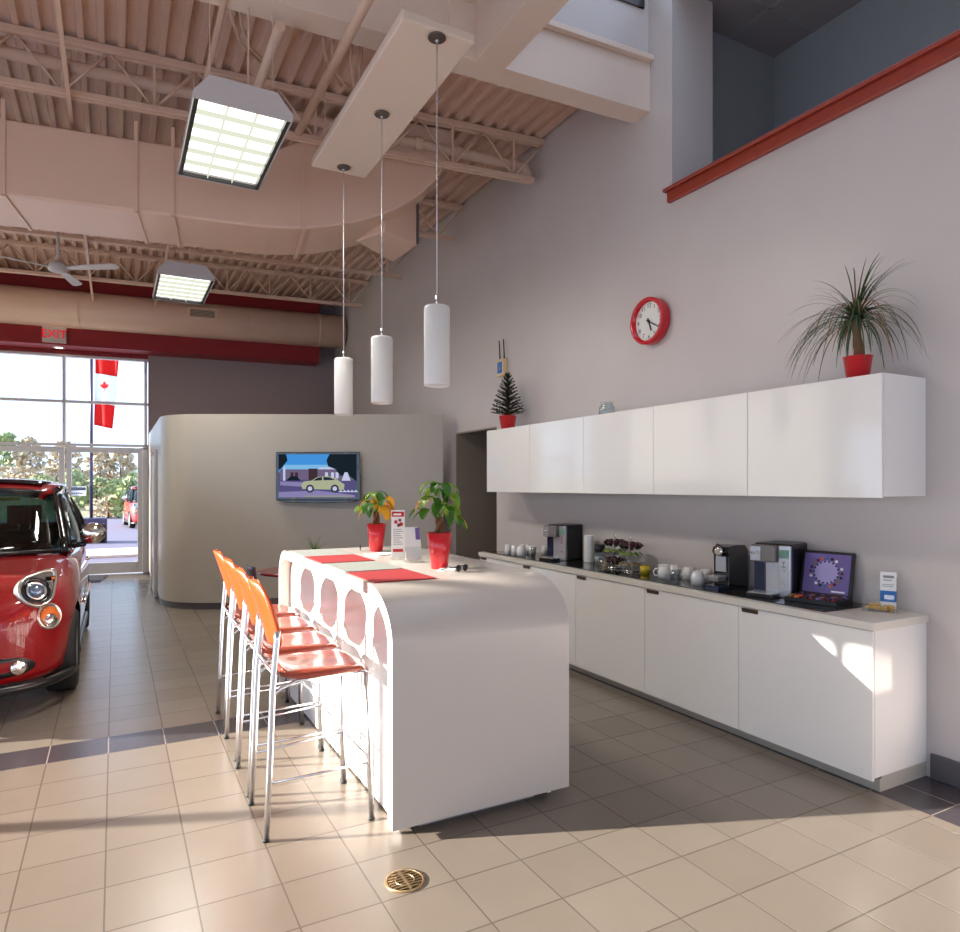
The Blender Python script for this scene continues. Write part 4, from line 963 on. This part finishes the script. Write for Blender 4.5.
# ------------------------------------------------------------------ bistro set behind the stools
t = thing('bistro_table', 'round dark red table standing behind the far end of the island', 'table', (1.71, 7.30, 0))
MB().lathe([(.38, .725), (.40, .73), (.40, .75), (.38, .755)], 'maroon', 40).build('tabletop', t)
MB().tube([(0, 0, .02), (0, 0, .725)], .03, 'black').build('column', t); MB().lathe([(.22, 0), (.21, .015), (.04, .03)], 'black', 28).build('base', t)
t = thing('side_chair', 'plum backed chair at the small round table', 'chair', (1.42, 7.18, 0), math.radians(4))
rows = [[(-.2 + .02 * q * q, .19 * q * (1 - .5 * max(0, s - .6)), .52 + .32 * s) for q in [k / 4 - 1 for k in range(9)]] for s in [i / 8 for i in range(9)]]
rows = [[(x - .06 * (z - .5), y, z) for x, y, z in r] for r in rows]
MB().grid(rows, 'dark_plum').build('backrest', t, solid=.012)
MB().box((-.18, -.2, .44), (.16, .2, .46), 'dark_plum').build('seat', t, bev=.01)
for x in (-.17, .17):
    for y in (-.18, .18): MB().tube([(x, y, .44), (x * 1.15, y * 1.1, 0)], .011, 'chrome', 8).build('leg', t)
t = thing('spider_plant', 'small spiky green plant showing just above the far edge of the island', 'potted plant', (1.88, 7.22, .755))
MB().lathe([(.055, 0), (.075, .15), (.068, .15), (.06, .12)], 'pod', 24).build('planter', t)
MB().lathe([(.001, .13), (.064, .125)], 'soil', 20).build('soil', t)
gm = MB(); rnd = random.Random(8)
for k in range(70):
    a = rnd.uniform(0, 2 * PI); e = rnd.uniform(.3, 1.4); L = rnd.uniform(.18, .30); d = Vector((math.cos(a) * math.cos(e), math.sin(a) * math.cos(e), math.sin(e))); p = Vector((0, 0, .13)); side = Vector((-math.sin(a), math.cos(a), 0)); rows = []
    for i in range(6):
        s = i / 5; wv = .008 * (1 - s) + .0006; rows.append([tuple(p - side * wv), tuple(p + side * wv)]); p = p + d * L / 5; d = (d + Vector((0, 0, -.28))).normalized()
    gm.grid(rows, 'leaf')
gm.build('foliage', t)
# floor drain and mat
t = thing('floor_drain', 'round brass drain cover set in the floor tiles', 'floor drain', (1.067, 2.639, 0))
MB().lathe([(.085, .0), (.085, .004), (.074, .006), (.072, .003)], 'brass', 40).build('ring', t)
MB().lathe([(.072, .001), (.072, .003)], 'black', 32).build('sump', t)
mb = MB()
for k in range(-3, 4): mb.box((-math.sqrt(.07 ** 2 - (k * .018) ** 2), k * .018 - .004, .003), (math.sqrt(.07 ** 2 - (k * .018) ** 2), k * .018 + .004, .0055), 'brass')
mb.box((-.006, -.07, .003), (.006, .07, .006), 'brass').tube([(.04 * math.cos(k * PI / 12), .04 * math.sin(k * PI / 12), .005) for k in range(24)], .003, 'brass', 6, closed=True).build('grate', t)
dm_ = tag(MB().box((-.9, -1.1, 0), (-.02, -.15, .012), 'matt_dark').build('door_mat', bev=.003), 'dark floor mat in front of the glass doors', 'door mat'); dm_.matrix_world = FW @ Matrix.Translation((-.62, 0, 0))
# ------------------------------------------------------------------ car
def lerp(a, b, t): return a + (b - a) * t
def tab(T_, y):
    for (a, va), (b, vb) in zip(T_, T_[1:]):
        if y <= b:
            s = (y - a) / (b - a); s = s * s * (3 - 2 * s) * .5 + s * .5; return lerp(va, vb, max(0, min(1, s)))
    return T_[-1][1]
def car(lab, loc):
    t = thing('car', lab, 'car', loc)
    Wd = [(0, .30), (.03, .46), (.08, .58), (.16, .68), (.28, .765), (.45, .83), (.7, .872), (1.2, .888), (3.0, .89), (3.6, .86), (3.9, .78), (4.08, .62), (4.15, .4)]
    Zt = [(0, .60), (.03, .74), (.08, .82), (.16, .885), (.28, .93), (.45, .965), (.7, 1.0), (1.2, 1.07), (1.6, 1.09), (3.6, 1.12), (4.0, 1.08), (4.15, .9)]
    Zb = [(0, .40), (.03, .30), (.08, .25), (.3, .21), (3.7, .2), (4.0, .28), (4.15, .45)]
    Zm = [(0, .52), (.3, .58), (4.15, .65)]
    ys = [0, .015, .03, .055, .08, .12, .16, .22, .28, .36, .45, .57, .7, .85, 1.0, 1.2, 1.5, 1.9, 2.4, 2.9, 3.3, 3.6, 3.8, 3.95, 4.05, 4.12, 4.15]
    rows = []
    for y in ys:
        w_, zt, zb, zm = tab(Wd, y), tab(Zt, y), tab(Zb, y), tab(Zm, y)
        half = [(0, zb), (w_ * .6, zb), (w_ * .90, zb + .01), (w_ * .965, zb + .07), (w_ * .992, lerp(zb, zm, .6)), (w_, zm), (w_ * .995, lerp(zm, zt, .35)), (w_ * .975, lerp(zm, zt, .62)), (w_ * .935, lerp(zm, zt, .80)), (w_ * .86, lerp(zm, zt, .915)), (w_ * .74, lerp(zm, zt, .97)), (w_ * .5, zt), (w_ * .25, zt + .012), (0, zt + .018)]
        ring = [(x, y, z) for x, z in half] + [(-x, y, z) for x, z in half[-2:0:-1]]
        rows.append(ring)
    mb = MB().grid(rows, 'car_red', wrap=True)
    k = len(rows[0]); mb.f.append(tuple(range(k))); mb.mi.append(0); mb.sm.append(True)
    b = (len(rows) - 1) * k; mb.f.append(tuple(range(b, b + k))[::-1]); mb.mi.append(0); mb.sm.append(True)
    body = mb.build('body', t, sub=1)
    # wheel arches cut out
    cb = MB()
    for yy in (.80, 3.41):
        for s_ in (-1, 1):
            cb.lathe([(.365, -.2), (.365, .2)], 'black', 40, T=Matrix.Translation((s_ * .82, yy, .34)) @ Matrix.Rotation(PI / 2, 4, 'Y'))
    cut = cb.build('cutter'); cut.location = loc; bpy.context.view_layer.update()
    boolean(body, cut); bpy.data.objects.remove(cut)
    for p in body.data.polygons: p.use_smooth = True
    body.data.set_sharp_from_angle(angle=math.radians(50))
    # wheels
    for yy in (.80, 3.41):
        for s_ in (-1, 1):
            Tm = Matrix.Translation((s_ * .765, yy, .325)) @ Matrix.Rotation(PI / 2 * s_, 4, 'Y')
            wl = MB().lathe([(.20, -.11), (.29, -.112), (.318, -.09), (.325, -.03), (.325, .05), (.318, .09), (.29, .112), (.215, .10), (.20, .05)], 'rubber', 40, T=Tm).build('wheel', t, label='black tyre')
            r_ = MB().lathe([(.214, .098), (.205, .085), (.19, .04), (.19, -.1)], 'silver', 36, T=Tm).lathe([(.001, .07), (.05, .075), (.055, .05)], 'silver', 16, T=Tm)
            for q in range(10):
                a = q * PI / 5; r_.add([tuple(v) for v in [(.045 * math.cos(a - .35), .045 * math.sin(a - .35), .072), (.045 * math.cos(a + .35), .045 * math.sin(a + .35), .072), (.205 * math.cos(a + .1), .205 * math.sin(a + .1), .088), (.205 * math.cos(a - .1), .205 * math.sin(a - .1), .088), (.05 * math.cos(a), .05 * math.sin(a), .03), (.2 * math.cos(a), .2 * math.sin(a), .05)]], [(0, 1, 2, 3), (0, 3, 5, 4), (1, 4, 5, 2)], 'silver', T=Tm)
            r_.build('rim', wl, label='silver spoked rim')
    # dark lower lip, wheel arch liners and sills
    mb = MB()
    for s_ in (1,):
        pts = []
        for x in [-.86, -.83, -.76, -.68, -.55, -.35, 0, .35, .55, .68, .76, .83, .86]:
            ax = abs(x)
            yy = [y for y in [i * .01 for i in range(120)] if tab(Wd, y) >= ax * .985][:1]
            pts.append((x, (yy[0] if yy else .5) + .0, .225 + .0))
        mb.tube(pts, .035, 'black', 8)
    mb.build('lower_lip', t)
    for s_ in (-1, 1):
        MB().box((s_ * .83 - .05, 1.2, .19), (s_ * .83 + .05, 3.02, .27), 'black').build('sill', t, bev=.02)
    # lower intake with fog lamps
    def surf(x, z):      # y of the nose at this half-width and height
        best = 1.0
        for i in range(0, 120):
            y = i * .01; zt, zb = tab(Zt, y), tab(Zb, y)
            wz = tab(Wd, y); zm = tab(Zm, y)
            if z > zm:
                q = (z - zm) / max(1e-3, zt - zm); f = 1.0 if q < .3 else (1 - .065 * (q - .3) / .5 if q < .8 else .935 - 1.9 * (q - .8) ** 1.3 if q < 1 else 0)
            else: f = .99
            if wz * f >= abs(x) and zb - .02 < z < zt + .01: return y
        return best
    def patch(cx, cz, hw, hz, m, name, lift, shape, parent=t, thick=.012, n=16):
        mb = MB(); ring = []
        for k in range(n):
            a = 2 * PI * k / n; x, z = shape(a); ring.append((cx + x * hw, cz + z * hz))
        rows = []
        for s in (0, .5, .9, 1):
            rows.append([(cx + (x - cx) * s, surf(cx + (x - cx) * s, cz + (z - cz) * s) - lift + (.0 if s < 1 else lift + .01), cz + (z - cz) * s) for x, z in ring])
        mb.grid(rows, m, wrap=True); return mb.build(name, parent)
    sup = lambda e: (lambda a: (abs(math.cos(a)) ** e * (1 if math.cos(a) > 0 else -1), abs(math.sin(a)) ** e * (1 if math.sin(a) > 0 else -1)))
    patch(0, .385, .66, .085, 'black', 'lower_grille', .012, sup(.6), n=40)
    patch(0, .50, .34, .045, 'black', 'upper_grille', .010, sup(.5), n=32)
    MB().tube([(-.34, surf(.34, .72) - .012, .72), (0, surf(0, .72) - .014, .715), (.34, surf(.34, .72) - .012, .72)], .009, 'mirror', 8).build('trim_bar', t)
    MB().lathe([(.001, .02), (.05, .016), (.058, 0)], 'mirror', 28, T=Matrix.Translation((0, surf(0, .73) - .0, .72)) @ Matrix.Rotation(PI / 2, 4, 'X')).build('nose_badge', t, label='round chrome nose badge')
    def orient(x, z, lift):
        y = surf(x, z); e = .05
        dx = (surf(x + e * (1 if x > 0 else -1), z) - surf(x - e * (1 if x > 0 else -1), z)) / (2 * e) * (1 if x > 0 else -1)
        dz = (surf(x, z + .04) - surf(x, z - .04)) / .08
        n = Vector((dx, -1, min(1.2, dz) * 1.0)).normalized(); n = Vector((dx, -1, dz)).normalized()
        if n.z < 0: n.z = 0; n.normalize()
        n = Vector((max(-.9, min(.9, dx)), -1, max(0, min(.55, dz)))).normalized()
        q = n.to_track_quat('Z', 'Y'); return Matrix.Translation(Vector((x, y, z)) + n * lift) @ q.to_matrix().to_4x4(), n
    for s_ in (-1, 1):
        # main headlamp: chrome rim with a round projector and a teardrop tip
        Tm, n = orient(s_ * .62, .872, .04)
        S = Matrix.Diagonal((s_, 1, 1, 1))
        def tear(sc, dz):
            pts = []
            for k in range(36):
                a = 2 * PI * k / 36; r = .125; x, y = r * math.cos(a), r * math.sin(a)
                w2 = max(0, math.cos(a - .75)) ** 5; x += w2 * .075; y += w2 * .065
                pts.append((x * sc, y * sc, dz))
            return pts
        flip = (lambda P: [(x * s_, y, z) for x, y, z in P])
        hl = MB().grid([flip(tear(1.02, -.05)), flip(tear(1.0, .0)), flip(tear(.94, .014)), flip(tear(.86, .012)), flip(tear(.82, -.004))], 'lamp_bowl', T=Tm, wrap=True)
        hl.add(flip(tear(.83, -.002)), [tuple(range(36))], 'lamp_bowl', T=Tm)
        h = hl.build('headlamp', t, label='round chrome rimmed headlamp')
        MB().lathe([(.098, 0), (.096, .012), (.082, .014), (.078, .002)], 'black_gloss', 32, T=Tm).build('lamp_ring', h)
        MB().lathe([(.075, .0), (.07, .012), (.055, .014), (.05, .004)], 'mirror', 32, T=Tm).build('inner_ring', h)
        MB().lathe([(.052, .002), (.045, .022), (.025, .034), (.001, .038)], 'lamp_lens', 28, T=Tm).build('projector', h)
        MB().box((.08 * 1 if s_ > 0 else -.15, .06, .0), (.15 if s_ > 0 else -.08, .095, .012), 'black_gloss', T=Tm).box((.115 if s_ > 0 else -.14, .068, .012), (.14 if s_ > 0 else -.115, .088, .016), 'lens_orange', T=Tm).build('side_reflector', h, bev=.003)
        Tm, n = orient(s_ * .71, .695, .012)
        r_ = MB().lathe([(.098, -.04), (.096, .006), (.085, .014), (.078, .004)], 'lamp_bowl', 32, T=Tm).build('turn_lamp', t, label='small round lamp with an orange upper half')
        MB().lathe([(.077, .003), (.06, .012), (.03, .016), (.001, .018)], 'lens_orange', 28, T=Tm).build('orange_lens', r_)
        MB().lathe([(.052, .012), (.04, .024), (.001, .03)], 'mirror', 20, T=Tm @ Matrix.Translation((0, -.03, 0))).build('bulb', r_)
        Tm, n = orient(s_ * .54, .375, .02)
        MB().lathe([(.052, -.03), (.05, .006), (.04, .01), (.001, .014)], 'mirror', 24, T=Tm).build('fog_lamp', t)
    # greenhouse
    def strip(lo, hi, m, name, n=6, bow=.03, out=(0, -1), th=.006):
        rows = []
        for i in range(n + 1):
            s = i / n; rows.append([(lerp(a[0], b[0], s) + out[0] * bow * math.sin(PI * s), lerp(a[1], b[1], s) + out[1] * bow * math.sin(PI * s), lerp(a[2], b[2], s) + .01 * math.sin(PI * s)) for a, b in zip(lo, hi)])
        return MB().grid(rows, m).build(name, t, solid=th)
    wb = [(-.74, 1.42, 1.07), (-.55, 1.22, 1.085), (-.3, 1.10, 1.09), (0, 1.06, 1.095), (.3, 1.10, 1.09), (.55, 1.22, 1.085), (.74, 1.42, 1.07)]
    wt = [(-.60, 2.18, 1.57), (-.45, 2.08, 1.595), (-.25, 2.03, 1.61), (0, 2.01, 1.615), (.25, 2.03, 1.61), (.45, 2.08, 1.595), (.60, 2.18, 1.57)]
    strip(wb, wt, 'car_glass', 'windshield')
    mb = MB().tube([(x, y - .012, z + .004) for x, y, z in wb], .018, 'black', 8).tube([(x * 1.0, y, z) for x, y, z in wt], .022, 'black', 8); mb.build('windshield_surround', t)
    MB().box((-.38, 2.035, 1.52), (-.16, 2.045, 1.56), 'yellow').build('windshield_sticker', t) if False else None
    for s_ in (-1, 1):
        MB().tube([(s_ * .745, 1.36, 1.05), (s_ * .725, 1.56, 1.18), (s_ * .675, 1.86, 1.38), (s_ * .625, 2.15, 1.555), (s_ * .61, 2.35, 1.61)], [.034, .028, .026, .026, .026], 'black_gloss', 10).build('front_pillar', t)
        sb = [(s_ * .80, 1.55, 1.08), (s_ * .835, 1.9, 1.09), (s_ * .845, 2.5, 1.10), (s_ * .84, 3.1, 1.11), (s_ * .81, 3.7, 1.13)]
        stp = [(s_ * .665, 2.18, 1.52), (s_ * .672, 2.3, 1.56), (s_ * .675, 2.6, 1.58), (s_ * .67, 3.1, 1.575), (s_ * .64, 3.6, 1.54)]
        strip(sb, stp, 'car_glass', 'side_window', out=(s_, 0), bow=.02)
        MB().tube([(s_ * .80, 1.45, 1.06)] + [(x + s_ * .006, y, z) for x, y, z in sb], .014, 'mirror', 8).build('belt_strip', t, label='chrome belt strip')
        MB().tube([(s_ * .775, 1.60, 1.10), (s_ * .72, 1.95, 1.36), (s_ * .66, 2.25, 1.54)], .022, 'black', 8).tube([(s_ * .84, 2.55, 1.10), (s_ * .78, 2.58, 1.36), (s_ * .675, 2.62, 1.57)], .03, 'black', 8).build('door_pillar', t)
        MB().tube([(s_ * .82, 3.7, 1.12), (s_ * .73, 3.72, 1.35), (s_ * .62, 3.66, 1.56)], .045, 'black_gloss', 10).build('rear_pillar', t)
        MB().tube([(s_ * .625, 2.2, 1.60), (s_ * .655, 2.4, 1.635), (s_ * .66, 3.0, 1.65), (s_ * .62, 3.7, 1.60)], .028, 'black_gloss', 8).build('roof_rail', t)
        # door mirror
        m_ = MB().tube([(s_ * .80, 1.62, 1.10), (s_ * .90, 1.58, 1.12)], .025, 'black', 8).build('door_mirror', t)
        sh = []
        for i in range(9):
            a = i / 8 * PI; r = math.sin(a) ** .6
            sh.append([(s_ * (.855 + .225 * i / 8), 1.55 - .075 * r * math.cos(q) - .0, 1.215 + .098 * r * math.sin(q) + .0) for q in [2 * PI * k / 16 for k in range(16)]])
        MB().grid(sh, 'mirror', wrap=True).build('mirror_cap', m_, label='chrome mirror cap')
        MB().box((s_ * .965 - .10, 1.585, 1.12), (s_ * .965 + .10, 1.632, 1.30), 'black').build('mirror_housing', m_, bev=.02)
        MB().tube([(s_ * .893, 2.05, .93), (s_ * .915, 2.08, .93), (s_ * .915, 2.24, .93), (s_ * .893, 2.27, .93)], .011, 'mirror', 8).build('door_handle', t)
        MB().tube([(s_ * .893, 1.35, .60), (s_ * .902, 2.0, .59), (s_ * .902, 2.8, .60)], .012, 'mirror', 8).build('side_molding', t)
    rows = []
    for y, hw, zc in ((2.02, .48, 1.60), (2.1, .60, 1.63), (2.3, .655, 1.68), (2.8, .67, 1.71), (3.3, .66, 1.70), (3.7, .60, 1.62)):
        rows.append([(hw * q, y + .05 * q * q * (1 if y < 2.3 else 0), zc - .05 * abs(q) ** 3) for q in [k / 5 - 1 for k in range(11)]])
    MB().grid(rows, 'car_red').build('roof', t, solid=.02)
    rows = [[(hw * q, y, zc - .03 * abs(q) ** 3) for q in [k / 5 - 1 for k in range(11)]] for y, hw, zc in ((2.22, .52, 1.694), (2.6, .56, 1.72), (3.2, .56, 1.725), (3.5, .5, 1.695))]
    MB().grid(rows, 'roof_glass').build('roof_panel', t, solid=.012, label='black glass roof panel')
    strip([(-.7, 3.95, 1.12), (0, 4.02, 1.12), (.7, 3.95, 1.12)], [(-.58, 3.7, 1.56), (0, 3.74, 1.58), (.58, 3.7, 1.56)], 'car_glass', 'rear_window', out=(0, 1))
    # cabin
    MB().box((-.68, 1.35, .9), (.68, 1.75, 1.06), 'black').build('dashboard', t, bev=.04)
    MB().tube([(.36 + .17 * math.cos(k * PI / 12), 1.88 - .03 * math.sin(k * PI / 12), 1.02 + .16 * math.sin(k * PI / 12)) for k in range(24)], .014, 'black', 8, closed=True).build('steering_wheel', t)
    for s_ in (-1, 1):
        st = MB().box((s_ * .36 - .24, 2.25, .75), (s_ * .36 + .24, 2.40, 1.22), 'seat_fabric').box((s_ * .36 - .23, 1.85, .68), (s_ * .36 + .23, 2.35, .82), 'seat_fabric').build('cabin_seat', t, bev=.04, seg=3)
        MB().box((s_ * .36 - .14, 2.29, 1.27), (s_ * .36 + .14, 2.38, 1.46), 'seat_fabric').tube([(s_ * .36 - .05, 2.34, 1.2), (s_ * .36 - .05, 2.34, 1.3)], .008, 'chrome', 6).tube([(s_ * .36 + .05, 2.34, 1.2), (s_ * .36 + .05, 2.34, 1.3)], .008, 'chrome', 6).build('headrest', st, bev=.035, seg=3)
    MB().box((-.6, 3.1, .7), (.6, 3.25, 1.25), 'seat_fabric').build('rear_bench', t, bev=.04)
    return t
c0 = car('shiny red car parked indoors with round chrome headlamps, its near corner in view', (-1.14, 5.66, 0))
for ch in kids(c0):
    if ch.name.startswith('windshield') and 'surround' not in ch.name: ws = ch
MB().box((.12, 1.955, 1.515), (.36, 1.965, 1.548), 'yellow').build('windshield_sticker', c0, label='yellow sticker strip')

# ------------------------------------------------------------------ outside
struct(BX('floor_forecourt', (-40, 14.9, -.25), (45, 45, -.06), 'asphalt'))
tag(MB().box((-14, 15.0, -.1), (14, 16.8, -.02), 'walk').box((-14, 18.4, -.1), (14, 20.4, .0), 'walk').build('sidewalk'), 'pale concrete walk outside the glass doors', 'sidewalk')['kind'] = 'structure'
rnd = random.Random(21)
rows = []
for i in range(9):
    rows.append([(-40 + k * 2.2, 42 + i * 1.6, -.1 + i * .33 + rnd.uniform(-.08, .08)) for k in range(40)])
o = MB().grid(rows, 'bank').build('grass_bank'); tag(o, 'dry grassy bank rising behind the parking lot', 'grass bank')['kind'] = 'structure'
def shrub(lab, x, y, z, rx, h, m, seed):
    rnd = random.Random(seed); t = thing('shrub', lab, 'shrub', (x, y, z), 0, 'shrubs behind the parking lot')
    fb = MB()
    for k in range(int(260)):
        a = rnd.uniform(0, 2 * PI); q = rnd.uniform(0, 1) ** .5; zz = rnd.uniform(.05, 1); rr = rx * q * math.sqrt(max(.05, 1 - (zz * 2 - .9) ** 2 * .8))
        c = Vector((rr * math.cos(a), rr * math.sin(a) * .8, zz * h)); s = rnd.uniform(.10, .22) * h / 1.8
        d1 = Vector((rnd.uniform(-1, 1), rnd.uniform(-1, 1), rnd.uniform(-1, 1))).normalized(); d2 = d1.cross(Vector((rnd.uniform(-1, 1), rnd.uniform(-1, 1), rnd.uniform(-1, 1)))).normalized()
        fb.add([tuple(c - d1 * s), tuple(c + d2 * s * .7), tuple(c + d1 * s), tuple(c - d2 * s * .7)], [(0, 1, 2, 3)], m)
    fb.build('foliage', t); MB().tube([(0, 0, 0), (0.03, 0, h * .4), (0, 0, h * .75)], [.06, .04, .02], 'bark', 6).build('stem', t)
sh = []
for i, (u, d, h, m) in enumerate(((8, 40, 2.2, 'shrub_brown'), (25, 41, 2.0, 'shrub_brown'), (42, 39.5, 1.9, 'shrub'), (55, 41, 2.4, 'shrub_brown'), (72, 38, 2.9, 'shrub'), (78, 41, 2.2, 'shrub_brown'), (96, 40, 2.0, 'shrub'), (108, 36, 1.7, 'shrub_brown'), (118, 39, 2.3, 'shrub'), (130, 36, 2.9, 'shrub'), (141, 40, 3.0, 'shrub'), (100, 44, 3.0, 'shrub_brown'), (120, 45, 3.2, 'shrub_brown'), (30, 46, 3.2, 'shrub_brown'), (66, 46, 3.2, 'shrub_brown'), (6, 46, 3.4, 'shrub'), (-14, 42, 2.4, 'shrub'))):
    x, y = camxy(u, d); z = max(-.1, (y - 42) / 1.6 * .33 - .1) if y > 42 else -.08
    where = ['left of the door frame, seen over the car roof', 'over the middle of the car roof', 'near the door meeting stile', 'behind the notice sticker', 'with the tallest crown beside the flagpole', 'just past the dark flagpole', 'between the flagpole and the far parked car', 'low in front of the dry bank', 'left of the parked car outside', 'above the parked car outside', 'beside the right door edge', 'high on the bank right of the flagpole', 'high on the bank above the parked car', 'high on the bank over the car roof', 'high on the bank left of the flagpole', 'high on the bank at the picture edge', 'low at the picture edge'][i]
    shrub(('sunlit green shrub ' if m == 'shrub' else 'dry brown shrub ') + where, x, y, z, 1.0, h * .72, m, i)
x, y = camxy(91.3, 20.5)
t = thing('flagpole', 'dark flagpole outside the glass front', 'flagpole', (x, y, -.06))
MB().tube([(0, 0, .3), (0, 0, 7.5)], .045, 'pole', 14).build('pole', t); MB().box((-.42, -.42, 0), (.42, .42, .75), 'pole').build('planter_base', t, bev=.03)
# flag hanging beside the pole: local x to the right, z up
tp = math.atan2(-(SN), CS)   # faces the room squarely
t = thing('flag', 'red and white flag with a maple leaf hanging from the pole outside', 'flag', (x + .05 * CS, y - .05 * SN, 0), -TH)
def zz_(v): return 1.65 - (v - 486) * 20.5 / F
mb = MB()
def flagrow(z, sh=0): return [(.06 + .10 * k + sh * k * .01, .03 * math.sin(k * 1.3 + z), z + (.03 * k if False else -.012 * k)) for k in range(9)]
def fl(z0, z1, wsc, m, name):
    rows = []
    for i in range(7):
        z = lerp(z0, z1, i / 6); rows.append([(.05 + lerp(wsc[0], wsc[1], i / 6) * k / 8, .04 * math.sin(k * 1.1 + z * 1.5), z - .014 * k) for k in range(9)])
    return MB().grid(rows, m).build(name, t, solid=.008)
fl(zz_(348), zz_(373), (.78, .70), 'flag_red', 'red_band'); fl(zz_(373), zz_(402), (.70, .60), 'flag_white', 'white_band'); fl(zz_(402), zz_(425), (.60, .52), 'flag_red', 'red_band')
leaf = [(0, 1), (.14, .74), (.3, .82), (.24, .42), (.42, .58), (.48, .46), (.78, .5), (.66, .26), (.76, .18), (.42, -.1), (.48, -.24), (.06, -.18), (.06, -.55), (-.06, -.55), (-.06, -.18), (-.48, -.24), (-.42, -.1), (-.76, .18), (-.66, .26), (-.78, .5), (-.48, .46), (-.42, .58), (-.24, .42), (-.3, .82), (-.14, .74)]
mb = MB(); cz = zz_(387.5); n = len(leaf)
vs_ = [(.38 + x_ * .17, -.062, cz + z_ * .19) for x_, z_ in leaf]; mb.add(vs_ + [(.38, -.062, cz)], [(i, (i + 1) % n, n) for i in range(n)], 'flag_red')
mb.build('maple_leaf', t)
x, y = camxy(140, 27)
c1 = copy_tree(c0); place(c1, (x + .55, y, -.06), math.radians(4), 'distant red parked car outside, seen through the right side of the glass door')
